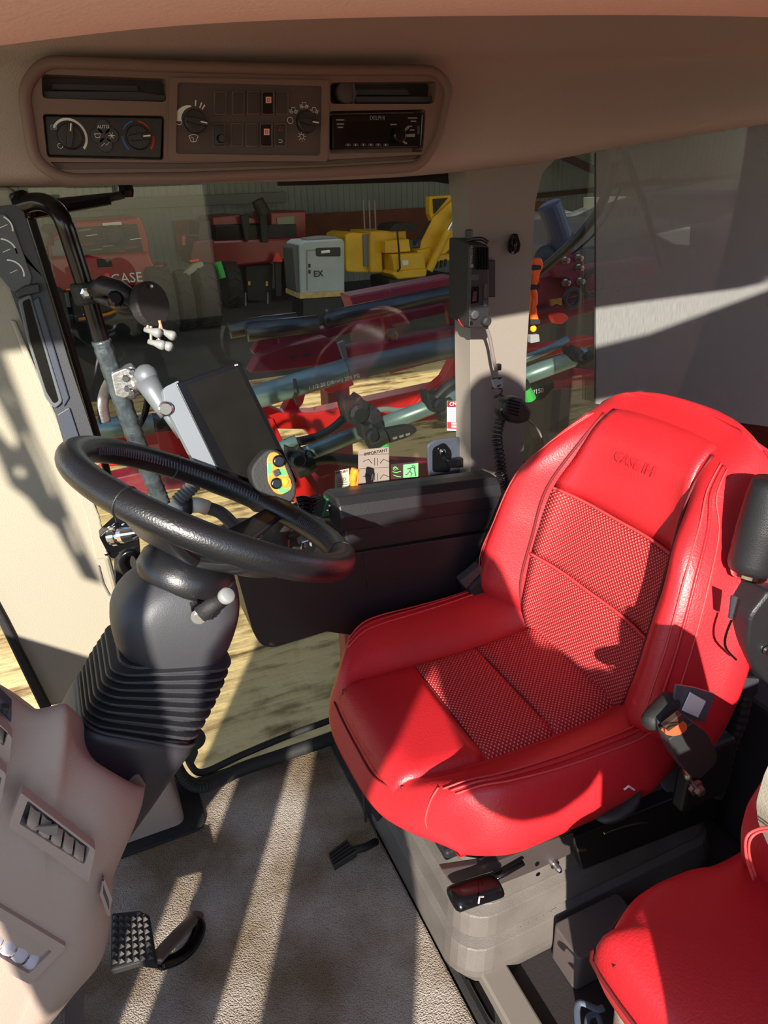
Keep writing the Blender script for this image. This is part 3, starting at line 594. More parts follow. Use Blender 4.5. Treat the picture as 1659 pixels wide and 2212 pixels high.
obj('stem', MB().tube(spline(lp([(602, 1080, 1.05), (610, 1120, 1.07), (600, 1160, 1.08), (580, 1200, 1.08)]), 5), [.02, .02, .02, .019, .018, .018, .018, .018, .018, .02, .022, .024, .026, .028, .03, .03][:16], 12), BLACKR, ch, smooth=True)

# ================================================================== SIDE CONSOLE (armrest box and base)
BY = 1.10
sc = thing('side_console', at(820, 1330, Y=1.15), 'black side console with a long padded lid under the right window', 'console')
def wp(x, y, Y): return at(x, y, Y=Y)
# lid: top front edge, thickness down, top going back
A = wp(737, 1095, BY); B = wp(1083, 1048, BY)
def lidsec(p, back=.092, h=.045, lip=.0):
    X = p.x; z = p.z
    return [Vector((X, BY, z-.052)), Vector((X, BY-.004, z-.02)), Vector((X, BY+.004, z)), Vector((X, BY+.02, z+.012)), Vector((X, BY+.045, z+.012)), Vector((X, BY+back-.02, z+.008)), Vector((X, BY+back, z-.004)), Vector((X, BY+back, z-.04))]
ends = [A+Vector((-.004, 0, -.004)), A, A.lerp(B, .5), B+Vector((-.006, 0, 0)), B]
obj('lid', MB().loft([lidsec(e_) for e_ in ends]), BLACK, sc, bevel=.006, seg=3)
C0 = wp(737, 1140, BY+.006); 
bx = MB(); x0, x1 = wp(745, 1150, BY+.006).x, wp(1083, 1090, BY+.006).x
z0a, z0b = A.z-.05, B.z-.05
bt = [wp(760, 1195, BY+.004), wp(1085, 1140, BY+.004)]
bx.prism([Vector((x0, BY+.006, A.z-.045)), Vector((x1, BY+.006, B.z-.045)), Vector((x1, BY+.006, bt[1].z)), Vector((x0, BY+.006, bt[0].z))], (0, .12, 0))
obj('bin', bx, BLACK, sc, bevel=.004)
lw = rnd([(510, 1235), (560, 1205), (700, 1205), (1090, 1145), (1115, 1370), (960, 1400), (706, 1365), (590, 1400), (566, 1396), (548, 1370)], [10, 20, 4, 4, 4, 4, 4, 14, 14, 14])
obj('lower_body', MB().prism(ats(lw, Y=BY-.002), (0, .19, 0)), mat('console_satin', (34, 31, 34), .38, bump=.2, bscale=700), sc, bevel=.012, seg=4)
obj('panel_gap', MB().tube([wp(786, 1196, BY-.004), wp(800, 1285, BY-.004)], .0012, 6), BLACKR, sc)
obj('deck', MB().prism([at(*p, Z=.555) for p in [(500, 1205), (560, 1150), (735, 1130), (770, 1195), (640, 1215)]], (0, 0, -.012)), CHAR, sc, bevel=.002)
obj('deck_edge', MB().prism([Vector((wp(540, 1215, BY).x, BY, .535)), Vector((wp(770, 1195, BY).x, BY, .57)), Vector((wp(770, 1195, BY).x, BY, .50)), Vector((wp(540, 1215, BY).x, BY, .48))], (0, .19, 0)), CHAR, sc, bevel=.008)
# controls on the console deck
def small(name, label, cat, px, Y, build, group=None):
    t = thing(name, at(*px, Y=Y), label, cat, group); build(t); return t
def f_pcb(t):
    obj('board', MB().prism(lp([(706, 1078), (724, 1072), (722, 1112), (696, 1118)], 1.16), (0, .02, 0)), PCB, t, bevel=.001)
    for p in ((716, 1082), (712, 1092), (708, 1102)): obj('knob', MB().sphere(at(*p, Y=1.155), .004, 8), CHROME, t, smooth=True)
small('green_switch_box', 'small dark green switch block against the left end of the console lid', 'switch', (712, 1095), 1.16, f_pcb)
def f_lev(t):
    for i in range(4):
        y = 1078+i*9; obj('lever', MB().tube(spline(lp([(640+i*3, y), (656, y-3), (672, y+1), (686-i*3, y-2)], 1.14), 4), .0055, 8, flat=.7), BLACKG, t, smooth=True)
    obj('lever_base', MB().prism(lp([(640, 1100), (700, 1075), (712, 1120), (650, 1128)], 1.17), (0, .03, 0)), BLACKR, t, bevel=.003)
small('hydraulic_levers', 'stack of four glossy black finger levers right of the joystick handle', 'levers', (665, 1100), 1.15, f_lev)
def f_org(t):
    obj('handle', MB().tube(spline(lp([(764, 1052), (762, 1035), (765, 1022), (768, 1012)], 1.20), 5), [.008]*5+[.009]*5+[.0105]*5+[.007], 14, flat=.8), ORNGY, t, smooth=True)
    obj('thumb_ridge', MB().tube(lp([(771, 1048), (774, 1025), (771, 1014)], 1.19), .002, 6), ORANGE, t)
small('throttle_lever', 'amber thumb shaped throttle lever standing behind the console lid', 'lever', (765, 1050), 1.20, f_org)
def f_knob(t):
    obj('boot', MB().lathe(at(628, 1178, Y=1.08), (0, 0, 1), [(.026, -.03), (.024, -.01), (.014, 0), (.011, .02)], 16), BLACKR, t, smooth=True)
    obj('cap', MB().lathe(at(628, 1150, Y=1.08), (0, 0, 1), [(.018, -.005), (.02, .003), (.016, .01), (.004, .012)], 16), BLACKR, t, smooth=True)
    obj('pin', MB().tube([at(622, 1165, Y=1.05), at(622, 1192, Y=1.05)], .003, 6), CHROME, t)
small('parking_lever', 'short black gaitered lever seen through the steering wheel rim', 'lever', (628, 1180), 1.08, f_knob)
def f_rack(t):
    obj('rack', MB().tube(lp([(650, 1190), (652, 1172), (690, 1160), (730, 1150)], 1.07), .0022, 6), STEEL, t)
    for i in range(7): obj('slot', MB().box(at(645+i*12, 1178-i*3, Y=1.12), (.004, .01, .012)), LGREY, t)
small('wire_rack', 'thin steel wire rail on the console deck right of the wheel hub', 'rail', (690, 1175), 1.09, f_rack)
def f_card(t):
    obj('card', MB().prism(lp([(543, 1160), (562, 1152), (575, 1168), (556, 1174)], 1.1), (0, .003, 0)), PAPER, t)
    for i in range(3): obj('print', MB().tube(lp([(550+i*4, 1160+i*3), (562+i*4, 1156+i*3)], 1.098), .0007, 5), BLACK, t)
small('paper_tag', 'small printed white tag lying behind the wheel hub spoke', 'tag', (556, 1165), 1.1, f_card)
def f_box(t):
    obj('case', MB().box(at(590, 1190, Y=1.15), (.075, .06, .05)), mat('slate_plastic', (58, 62, 74), .45), t, bevel=.004)
    obj('side', MB().box(at(560, 1145, Y=1.17), (.03, .03, .035)), mat('cardboard', (150, 96, 62), .8), t)
small('junction_box', 'slate blue box on the console deck behind the wheel rim', 'box', (590, 1200), 1.15, f_box)

# cables and connectors at the base of the grab bar
def cable(name, label, cat, pts, r, m, Y=1.2, n=6, group=None, **k):
    o = obj(name, MB().tube(spline(lp(pts, Y), n), r, 10), m, smooth=True, **k); return tag(o, label, cat, group)
def f_con(t):
    obj('ribbed_sleeve', MB().lathe(at(382, 1085, Y=1.12), at(414, 1052, Y=1.12)-at(382, 1085, Y=1.12), [(.011+.0022*(i % 2), i*.0032) for i in range(14)]+[(.009, .046)], 14), mat('grey_sleeve', (96, 96, 94), .5), t)
    obj('wire_end', MB().tube(lp([(412, 1052), (416, 1046)], 1.12), .007, 8), BLACK, t)
    obj('amber_pin', MB().tube(lp([(413, 1050), (416, 1044)], 1.113), .002, 6), YEL, t)
small('harness_connector', 'grey ribbed cable sleeve with open end sticking up behind the wheel', 'connector', (395, 1080), 1.12, f_con)
def f_con2(t):
    obj('hose', MB().tube(spline(lp([(392, 1094), (420, 1090), (452, 1098), (480, 1110), (510, 1140)], 1.12), 6), .0115, 12), mat('slate_hose', (62, 66, 70), .5), t, smooth=True)
    obj('wrap', MB().tube(lp([(414, 1091), (430, 1091), (448, 1097)], 1.12), .0135, 12), mat('masking_tape', (205, 200, 175), .7), t, smooth=True)
    obj('collar', MB().tube(lp([(394, 1094), (412, 1092)], 1.12), .015, 12), BLACKR, t, smooth=True)
    obj('tip', MB().tube(lp([(358, 1096), (378, 1094), (394, 1094)], 1.12), [.004, .011, .01], 12), mat('ivory_plastic', (215, 210, 195), .4), t, smooth=True)
small('wrapped_cable', 'dark cable with a strip of masking tape and ivory tip behind the wheel', 'cable', (430, 1095), 1.12, f_con2)
def f_conn(t):
    obj('box', MB().prism(lp(rnd([(214, 1160), (248, 1128), (300, 1150), (304, 1200), (262, 1210), (238, 1206)], 4), 1.26), (0, .03, 0)), BLACKG, t, bevel=.002)
    obj('ring', MB().lathe(at(238, 1160, Y=1.23), at(300, 1150, Y=1.2)-at(238, 1160, Y=1.23), [(.014, 0), (.014, .006), (.018, .007), (.018, .016), (.014, .017), (.016, .03), (.013, .05), (.008, .06)], 22), CHROME, t)
    for p in ((236, 1140), (266, 1134), (230, 1195), (262, 1200)): obj('screw', MB().lathe(at(*p, Y=1.258), (0, -1, 0), [(.004, 0), (.004, .004), (.002, .005)], 8), CHROME, t)
small('round_connector', 'chrome threaded round socket connector on a black box left of the steering hub', 'connector', (250, 1165), 1.25, f_conn)
# ================================================================== STEERING WHEEL
WC = Vector((.125, .88, .863)); WN = Vector((.514, .084, .854)).normalized()
wa = (YR.cross(WN)).normalized(); wb = WN.cross(wa).normalized()
def wang(px):
    p = onp(px[0], px[1], WC, WN)-WC; return math.atan2(p.dot(wb), p.dot(wa))
def wpt(a, r=.188, h=0): return WC+(wa*math.cos(a)+wb*math.sin(a))*r+WN*h
sw = thing('steering_wheel', WC-WN*.09, 'black leather wrapped steering wheel with stitched seam on a tilting column', 'steering wheel')
obj('rim', MB().tube([wpt(2*math.pi*i/96) for i in range(96)], .0186, 20, closed=True), WHEELM, sw, smooth=True)
def stitch(a0, a1, n):
    for i in range(n):
        a = a0+(a1-a0)*i/n; b = a+(a1-a0)/n*.55
        yield wpt(a, .188-.0162, .0098), wpt(b, .188-.0190, .0005)
aA, aB, aC, aD = wang((215, 985)), wang((548, 1085)), wang((600, 1120)), wang((722, 1195))
def sh(a, b):
    d = (b-a) % (2*math.pi)
    return d if d < math.pi else d-2*math.pi
for a0, a1, n in ((aA, aA+sh(aA, aB), 62), (aC, aC+sh(aC, aD), 34)):
    mb = MB()
    for p, q in stitch(a0, a1, n): mb.tube([p, (p+q)/2+(p+q-2*WC).normalized()*-.0009, q], .0011, 5)
    obj('stitching', mb, STITCHB, sw)
for px in ((258, 1085), (343, 975), (728, 1195)):
    a = wang(px); c = wpt(a); t = (wb*math.cos(a)-wa*math.sin(a)); u = (c-WC).normalized()
    obj('seam_band', MB().tube([c+(u*math.cos(q)+WN*math.sin(q))*.0187 for q in [2*math.pi*j/24 for j in range(24)]], .0013, 6, closed=True), BLACK, sw, smooth=True)
HC = WC-WN*.078
hub = MB().lathe(HC-WN*.03, WN, [(.030, -.03), (.058, -.02), (.068, .0), (.066, .018), (.056, .032), (.03, .038), (.001, .039)], 36)
obj('hub', hub, mat('hub_plastic', (24, 24, 27), .35, bump=.15, bscale=500), sw, smooth=True)
def spoke(px, w0=.045, w1=.024):
    a = wang(px); d = wa*math.cos(a)+wb*math.sin(a); q = WN.cross(d)
    rows = []
    for t in [i/8 for i in range(9)]:
        p = HC*(1-t)+wpt(a, .186, -.004)*t; p = p + WN*(.012*math.sin(t*3.14)*-1) + WN*.004*(1-t); w_ = w0*(1-t)+w1*t; h = .008
        rows.append([p-q*w_+WN*h*.2, p-q*w_*.8+WN*h, p+q*w_*.8+WN*h, p+q*w_+WN*h*.2, p+q*w_*.8-WN*h, p-q*w_*.8-WN*h])
    obj('spoke', MB().loft(rows), mat('hub_plastic', (24, 24, 27), .35), sw, bevel=.003, smooth=True)
spoke((566, 1098), .03, .016); spoke((255, 1105), .05, .034); spoke((640, 1232), .05, .03)
# ---------------------------------------------------------------- steering column
st = thing('steering_column', (-.12, .85, .35), 'dark grey steering column cowl with ribbed rubber boot rising from the dash', 'steering column')
def rrect(c, a, b, ha, hb, r, n=5):
    out = []
    for sx, sy, a0 in ((1, 1, 0), (-1, 1, 90), (-1, -1, 180), (1, -1, 270)):
        for j in range(n+1):
            q = math.radians(a0+90*j/n); out.append(c+a*(sx*(ha-r)+r*math.cos(q))+b*(sy*(hb-r)+r*math.sin(q)))
    return out
def colring(px, hw, hd, nz, r=.03, Yc=.87, cy=0):
    c = at(px[0], px[1], Y=Yc); n = Vector(nz).normalized(); b = (YR-n*n.y).normalized(); a = b.cross(n).normalized()
    return rrect(c, a, b, hw, hd, min(r, hw*.95, hd*.95))
V0, V1 = (.25, .05, .97), (.56, .05, .83)
cw = [((412, 1222), .050, .05), ((404, 1236), .062, .058), ((392, 1262), .075, .068), ((380, 1300), .083, .074), ((370, 1345), .082, .074), ((372, 1385), .074, .068), ((388, 1420), .050, .06), ((395, 1440), .044, .055)]
obj('cowl', MB().loft([colring(p, w_, d_, V0, .045) for p, w_, d_ in cw]), mat('cowl_plastic', (58, 58, 62), .5, bump=.2, bscale=600), st, smooth=True, sub=1)
rings = []
NR = 10
for i in range(NR):
    for j, (dt, g) in enumerate(((0, -.010), (.30, -.010), (.45, 0), (.75, 0), (.9, -.010))):
        t = (i+dt)/NR; px = (365+(276-365)*t**1.15, 1385+(1560-1385)*t); nz = Vector(V0).lerp(Vector(V1), t*1.15)
        rings.append(colring(px, .079+g+.004*math.sin(t*3), .074+g, nz, .028))
obj('boot', MB().loft(rings), BOOT, st, bevel=.001, smooth=False)
sv = [((296, 1530), .080, .076), ((284, 1548), .083, .079), ((252, 1600), .081, .077), ((215, 1665), .078, .075), ((170, 1740), .074, .073)]
obj('sleeve', MB().loft([colring(p, w_, d_, V1, .03) for p, w_, d_ in sv]), mat('sleeve_plastic', (46, 45, 50), .45), st, smooth=True)
obj('sleeve_lip', MB().tube(colring((296, 1528), .0815, .0775, V1, .03), .003, 6, closed=True), BOOT, st, smooth=True)
lvr = obj('tilt_lever', MB().tube(lp([(432, 1328), (460, 1306), (482, 1292)], .775), [.011, .0095, .0085], 12), BLACKR, st, smooth=True)
obj('lever_cap', MB().lathe(at(484, 1291, Y=.775), at(496, 1282, Y=.765)-at(484, 1291, Y=.775), [(.009, 0), (.0105, .003), (.0105, .011), (.008, .013)], 18), LGREY, lvr, smooth=True)
obj('lever_slot', MB().prism(lp(rnd([(412, 1310), (430, 1303), (446, 1318), (462, 1328), (462, 1338), (440, 1340), (416, 1330)], 4), .79), (0, .01, 0)), BLACKG, st)
obj('lever_bolt', MB().lathe(at(430, 1330, Y=.783), (-.3, -1, .2), [(.010, 0), (.010, .004), (.006, .004), (.006, .009)], 14), STEEL, st)
obj('lever_bolt', MB().lathe(at(452, 1328, Y=.785), (-.3, -1, .2), [(.005, 0), (.005, .006)], 10), CHROME, st)
def f_brk(t):
    obj('ring', MB().tube([at(283, 1216, Y=1.05)+Vector((math.cos(q)*.014, 0, math.sin(q)*.02)) for q in [2*math.pi*j/18 for j in range(18)]], .006, 8, closed=True), BLACKG, t, smooth=True)
    obj('body', MB().prism(lp(rnd([(250, 1225), (268, 1205), (300, 1196), (308, 1215), (280, 1250), (262, 1285), (250, 1270)], 4), 1.06), (0, .03, 0)), BLACKR, t, bevel=.003)
    obj('hose', MB().tube(spline(lp([(262, 1250), (256, 1290), (262, 1340)], 1.07), 4), .007, 8), BLACKR, t, smooth=True)
small('hose_bracket', 'black bracket with a round eye on the post beside the column cowl', 'bracket', (275, 1240), 1.06, f_brk)
# ================================================================== DASH CONSOLE (bottom left)
da = thing('dash_console', (-.3, .7, .0), 'beige moulded front dash console with air vents round the steering column', 'dashboard')
DY = .70
T = [(-320, 1335), (-160, 1400), (-40, 1462), (0, 1484), (30, 1503), (58, 1538), (100, 1532), (130, 1519), (148, 1524), (151, 1560), (154, 1592), (172, 1630), (200, 1651), (250, 1680), (296, 1706), (306, 1700), (318, 1708)]
Rr = [(318, 1708), (312, 1745), (298, 1785), (272, 1845), (250, 1895), (246, 1950), (242, 2010), (230, 2062), (212, 2096), (170, 2140), (112, 2212), (30, 2300)]
Lr = [(-320, 1335), (-320, 1800), (-320, 2700)]; Bt = [(-320, 2700), (30, 2300)]
def pl_at(P, t, par=None):
    k = len(P)-1; s_ = t*k; i = min(int(s_), k-1); f_ = s_-i
    return Vector(P[i])*(1-f_)+Vector(P[i+1])*f_
Tn = [i/(len(T)-1) for i in range(len(T))]
# arc-length like parameter for the top edge so both ends line up
tx = [(p[0]+320)/638 for p in T]
def Bat(u): return Vector(Bt[0])*(1-u)+Vector(Bt[1])*u
rows = []
nv = 22
def dashY(u, v):
    y = DY-.05*math.sin(min(1, v*2.2)*math.pi/2)-.0+.035*max(0, v-.62)
    if u > .90: y += .05*((u-.90)/.10)**2
    if v < .05: y += .006*(1-v/.05)
    return y
cols = []
for i, p in enumerate(T):
    cols.append((Vector(p), tx[i]))
for j in range(nv+1):
    v = j/nv; row = []; Rv = pl_at(Rr, v); Lv = Vector((-320, 1335+1365*v))
    for p, u in cols:
        q = p*(1-v)+Bat(u)*v + Lv*(1-u)+Rv*u - (Vector(T[0])*(1-u)*(1-v)+Vector(T[-1])*u*(1-v)+Vector(Bt[0])*(1-u)*v+Vector(Bt[1])*u*v)
        row.append(at(q.x, q.y, Y=dashY(u, v)))
    e1 = row[-1]; row.append(e1+Vector((-.006, .03, 0))); row.append(e1+Vector((-.03, .14, 0)))
    rows.append(row)
top0 = rows[0]
rows = [[p+Vector((0, .15, -.15)) for p in top0], [p+Vector((0, .03, -.022)) for p in top0], [p+Vector((0, .008, -.004)) for p in top0]]+rows
obj('shell', MB().grid(rows), BEIGE, da, smooth=True, sub=1)
def vent(o_, i_, Y, kind, nm='air_vent'):
    f = holed(nm, rnd(o_, 7), [rnd(i_, 4)], lambda p: at(p[0], p[1], Y=Y-.012), (0, .014, 0), BEIGE, da, bevel=.0015)
    a, b, c, d = [at(*p, Y=Y+.002) for p in i_]
    obj('vent_back', MB().prism([a, b, c, d], (0, .002, 0)), CHAR, f)
    n = 5; m_ = BEIGE if kind == 0 else mat('lilac_louvre', (176, 172, 184), .5)
    for k in range(n):
        t0, t1 = (k+.12)/n*.9+.03, (k+.95)/n*.9+.03
        p0, p1 = a.lerp(b, t0), a.lerp(b, t1); q0, q1 = d.lerp(c, t0), d.lerp(c, t1)
        rr_ = []
        for s_ in range(7):
            g = s_/6; h = math.sin(g*math.pi)*.012
            rr_.append([p0.lerp(q0, .08+.8*g)+Vector((0, -h, 0)), p0.lerp(q0, .08+.8*g).lerp(p1.lerp(q1, .08+.8*g), .5)+Vector((0, -h-.002, 0)), p1.lerp(q1, .08+.8*g)+Vector((0, -h, 0))])
        rr_ = [list(x) for x in rr_]; back = [[p+Vector((0, .004, 0)) for p in x] for x in rr_]
        g_ = MB().grid(rr_); g_.grid(back); obj('louvre', g_, m_, f, smooth=True)
    if kind == 0:
        p = a.lerp(c, .32); obj('louvre_tab', MB().prism([p+Vector((-.012, -.013, .012)), p+Vector((.012, -.013, .002)), p+Vector((.008, -.013, -.012)), p+Vector((-.002, -.013, -.004))], (0, .004, 0)), GREYP, f, bevel=.001)
vent([(45, 1712), (207, 1836), (192, 1907), (18, 1786)], [(60, 1730), (194, 1833), (182, 1868), (42, 1780)], .648, 0)
vent([(-60, 1925), (144, 2046), (66, 2128), (-140, 2020)], [(-40, 1965), (112, 2056), (62, 2104), (-80, 2020)], .656, 1)
vent([(-150, 1540), (14, 1672), (0, 1750), (-170, 1620)], [(-130, 1580), (4, 1682), (-6, 1720), (-150, 1600)], .655, 0)
vent([(-90, 1490), (26, 1592), (20, 1650), (-100, 1560)], [(-70, 1500), (18, 1582), (8, 1612), (-80, 1540)], .67, 0)
obj('rocker_switch', MB().prism(lp([(-30, 1480), (24, 1532), (24, 1566), (-30, 1510)], .675), (0, .02, 0)), mat('slate_plastic', (58, 62, 74), .45), da, bevel=.003)
obj('rocker_switch', MB().prism(lp([(4, 1528), (20, 1532), (16, 1546), (4, 1542)], .668), (0, .01, 0)), BLACK, da, bevel=.001)
obj('slot', MB().prism(lp([(223, 1900), (239, 1942), (236, 1976), (219, 1930)], .655), (0, .01, 0)), PANEL, da, bevel=.001)
obj('slot_frame', MB().tube(lp([(223, 1900), (239, 1942), (236, 1976), (219, 1930)], .655), .0022, 6, closed=True), BEIGE, da)
obj('foot_post', MB().prism(lp([(140, 2150), (182, 2120), (178, 2290), (140, 2290)], .80), (0, .04, 0)), PANEL, da, bevel=.003)
# pedal tower behind the column
tw = thing('pedal_tower', at(340, 1785, Z=0), 'beige moulded floor tower behind the steering boot with a black rubber surround', 'tower')
obj('body', MB().prism(lp(rnd([(200, 1560), (395, 1575), (402, 1640), (418, 1712), (378, 1786), (285, 1786), (220, 1740)], 8), 1.19), (0, -.0, 0)) if False else MB().loft([rrect(Vector((-.075, 1.235, z)), XR, YR, h_, .055, .02) for z, h_ in ((.001, .078), (.03, .076), (.18, .062), (.34, .045))]), BEIGE, tw, smooth=False, bevel=.004)
obj('gasket', MB().loft([rrect(Vector((-.065, 1.235, z)), XR, YR, .11, .085, .03) for z in (.0, .006)]), BLACKR, tw, bevel=.002)
def f_rol(t):
    c = at(420, 1600, Y=1.17)
    obj('disc', MB().lathe(c, (.1, -1, .15), [(.022, -.02), (.024, -.004), (.0235, 0), (.008, .003)], 28), BLACKR, t, bevel=.001)
    obj('bolt', MB().lathe(c, (.1, -1, .15), [(.006, 0), (.006, .006), (.004, .008)], 6), STEEL, t)
    obj('yoke', MB().prism(lp(rnd([(398, 1590), (430, 1625), (418, 1652), (386, 1640), (378, 1610)], 6), 1.185), (0, .02, 0)), BLACK, t, bevel=.002)
small('rubber_roller', 'black rubber roller with a steel centre bolt by the boot foot', 'roller', (420, 1600), 1.17, f_rol)
n_ = 40; pts = spline(lp([(384, 1612), (382, 1650), (392, 1680), (420, 1700), (455, 1698)], 1.2), 10)
tag(obj('corrugated_hose', MB().tube(pts, [.010+.0015*(i % 2) for i in range(len(pts))], 12), BLACKR), 'black corrugated hose curling down from the rubber roller to the floor', 'hose')
# ---------------------------------------------------------------- pedals
pd = thing('brake_pedal', at(300, 2040, Z=.02), 'large black studded brake pedal on a bent steel arm at lower left', 'pedal')
pz = .11
Q = [at(p[0], p[1], Z=pz) for p in [(240, 1972), (300, 1966), (322, 1975), (340, 2084), (300, 2078), (238, 2096)]]
obj('pad', MB().prism(Q, (0, 0, -.014)), BLACKR, pd, bevel=.003)
a, b, c, d = at(244, 1974, Z=pz), at(320, 1978, Z=pz), at(334, 2074, Z=pz), at(240, 2086, Z=pz)
mb = MB()
for i in range(6):
    for j in range(7):
        p = a.lerp(b, (i+.5)/6).lerp(d.lerp(c, (i+.5)/6), (j+.5)/7)
        mb.add([p+Vector((-.0045, -.0045, 0)), p+Vector((.0045, -.0045, 0)), p+Vector((.0045, .0045, 0)), p+Vector((-.0045, .0045, 0)), p+Vector((0, 0, .005))], [(0, 1, 4), (1, 2, 4), (2, 3, 4), (3, 0, 4)])
obj('studs', mb, mat('worn_rubber', (52, 46, 44), .6), pd)
obj('arm', MB().tube(spline([at(335, 2074, Z=.09), at(365, 2040, Z=.075), at(395, 2008, Z=.05), at(418, 1985, Z=.02), at(425, 1975, Z=.0)], 5), .014, 10, flat=.45), mat('arm_steel', (112, 102, 98), .4, .5), pd, smooth=True)
obj('arm_foot', MB().tube(spline([at(345, 2082, Z=.06), at(385, 2068, Z=.04), at(415, 2040, Z=.025), at(430, 2000, Z=.02), at(412, 1985, Z=.015)], 5), .013, 10, flat=.7), BLACKG, pd, smooth=True)
pd2 = thing('accelerator_pedal', at(750, 1840, Z=.0), 'small black ribbed foot pedal on the floor in front of the red seat', 'pedal')
Q = [at(p[0], p[1], Z=.05) for p in [(709, 1843), (748, 1812), (772, 1842), (722, 1874)]]
obj('pad', MB().prism(Q, (0, 0, -.012)), BLACKR, pd2, bevel=.003)
for i in range(5):
    t = (i+.5)/5; obj('rib', MB().tube([Q[0].lerp(Q[3], t)+Vector((0, 0, .001)), Q[1].lerp(Q[2], t)+Vector((0, 0, .001))], .0022, 6), BLACK, pd2)
obj('arm', MB().tube([at(750, 1840, Z=.04), at(790, 1830, Z=.03), at(812, 1818, Z=.012)], .008, 8), BLACKR, pd2, smooth=True)
# ================================================================== DRIVER SEAT
CY = .82
ds = thing('driver_seat', (.6, CY, .30), 'red leather driver seat with dotted mesh inserts and pale stitching', 'seat')
X0, X1 = .268, .765
def lerp(a, b, t): return a+(b-a)*t
def smooth(t): t = max(0, min(1, t)); return t*t*(3-2*t)
def halfw(s):          # half width of the cushion at depth fraction s
    w_ = .262
    if s < .30: w_ -= .040*((.30-s)/.30)**2
    if s > .8: w_ -= .03*((s-.8)/.2)
    return w_
def ctop(s, t):        # top surface height at depth fraction s, width fraction t in -1..1
    a = abs(t)*.262
    z = .448 - .012*math.sin(math.pi*min(1, max(0, (s-.1)/.9)))
    b = 0
    if a > .135:
        q = (a-.135)/.127; b = .052*math.sin(min(1, q*1.02)*math.pi*.62)-.0
        if q > .72: b -= .05*((q-.72)/.28)**2
    b *= smooth((s+.05)/.28)*.75+.25 if s < .25 else 1
    g = -.012*math.exp(-((a-.135)/.010)**2)*smooth((s-.05)/.15)
    fr = -.055*(max(0, .14-s)/.14)**2.2
    bk = .01*smooth((s-.75)/.25)
    return z+b+g+fr+bk
def cpt(s, t, off=0):
    x = X0+(X1-X0)*s
    # rounded front: the outer edge retreats at the corners
    x += .085*abs(t)**3.2*(1-s)**3
    return Vector((x, CY+t*halfw(s), ctop(s, t)+off))
ns, nt = 26, 40
rows = []
for i in range(ns+1):
    s = i/ns; top = [cpt(s, -1+2*j/nt) for j in range(nt+1)]
    zb = lerp(.365, .37, s)
    L_, R_ = top[0], top[-1]
    if i == 0: zb = .372
    ring = [Vector((L_.x, L_.y+.05, zb-.012)), Vector((L_.x, L_.y+.012, zb)), Vector((L_.x, L_.y-.004, lerp(zb, L_.z, .35))), Vector((L_.x, L_.y-.005, lerp(zb, L_.z, .75)))]+top+[Vector((R_.x, R_.y+.005, lerp(zb, R_.z, .75))), Vector((R_.x, R_.y+.004, lerp(zb, R_.z, .35))), Vector((R_.x, R_.y-.012, zb)), Vector((R_.x, R_.y-.05, zb-.012))]
    rows.append(ring)
f0 = rows[0]
fr1 = [Vector((p.x-.006, p.y, lerp(p.z, .37, .28))) for p in f0]; fr2 = [Vector((p.x+.0, p.y, lerp(p.z, .37, .65))) for p in f0]; fr3 = [Vector((p.x+.03, lerp(p.y, CY, .04), .366)) for p in f0]; fr4 = [Vector((p.x+.10, lerp(p.y, CY, .2), .360)) for p in f0]
obj('cushion', MB().grid([fr4, fr3, fr2, fr1]+rows), LEATH, ds, smooth=True, sub=1)
obj('cushion_pan', MB().box((.54, CY, .352), (.40, .40, .02)), BLACK, ds, bevel=.005)
def cpatch(nm, s0, s1, tw, m, off=.0035, par=ds, puff=.006, skew=0):
    R_ = []
    for i in range(13):
        r = []
        for j in range(17):
            u, v = i/12, j/16; t = -tw+2*tw*v
            r.append(cpt(lerp(s0, s1, u)+skew*t, t, off+puff*(math.sin(u*math.pi)*math.sin(v*math.pi))**.5))
        R_.append(r)
    R2 = [[p-Vector((0, 0, .012)) for p in r] for r in R_]
    mb = MB().grid(R_); mb.grid(R2)
    edge = lambda A, B: mb.grid([A, B])
    edge(R_[0], R2[0]); edge(R_[-1], R2[-1]); edge([r[0] for r in R_], [r[0] for r in R2]); edge([r[-1] for r in R_], [r[-1] for r in R2])
    return obj(nm, mb, m, par, smooth=True)
cpatch('front_panel', .04, .355, .50, LEATH, puff=.004)
cpatch('mesh_insert', .365, .62, .495, MESHF)
cpatch('mesh_insert', .63, .90, .495, MESHF)
# piping: curved seam along the bolsters and the stitched double seam near side
def seamline(nm, pts, r, m, par=ds): return obj(nm, MB().tube(spline(pts, 5), r, 6), m, par, smooth=True)
for sg in (-1, 1):
    seamline('bolster_seam', [cpt(s, sg*.515, .001) for s in (.06, .2, .4, .6, .8, .95)], .0028, REDSEAM)
    for dt, r_, m_ in ((.83, .0020, REDST), (.87, .0032, LEATH), (.91, .0020, REDST)):
        seamline('top_stitch', [cpt(s, sg*(dt-.10*(1-s)**3), .0008) for s in (.10, .18, .28, .45, .62, .8, .95)], r_*.8, m_)
seamline('cross_seam', [cpt(.05+.02*abs(t), t, .0006) for t in (-.5, -.25, 0, .25, .5)], .0022, REDSEAM)
for s in (.36, .625): seamline('cross_seam', [cpt(s, t, .001) for t in (-.5, -.25, 0, .25, .5)], .0026, REDSEAM)
seamline('front_seam', [cpt(.10, -.73, .0008), cpt(.06, -.76, .0008), cpt(.02, -.80, -.004), cpt(.0, -.86, -.008)], .0016, REDST)
seamline('front_seam', [cpt(.02, .55, .0006), cpt(.03, .3, .0006), cpt(.03, 0, .0006), cpt(.03, -.3, .0006), cpt(.05, -.5, .0006)], .0015, REDSEAM)
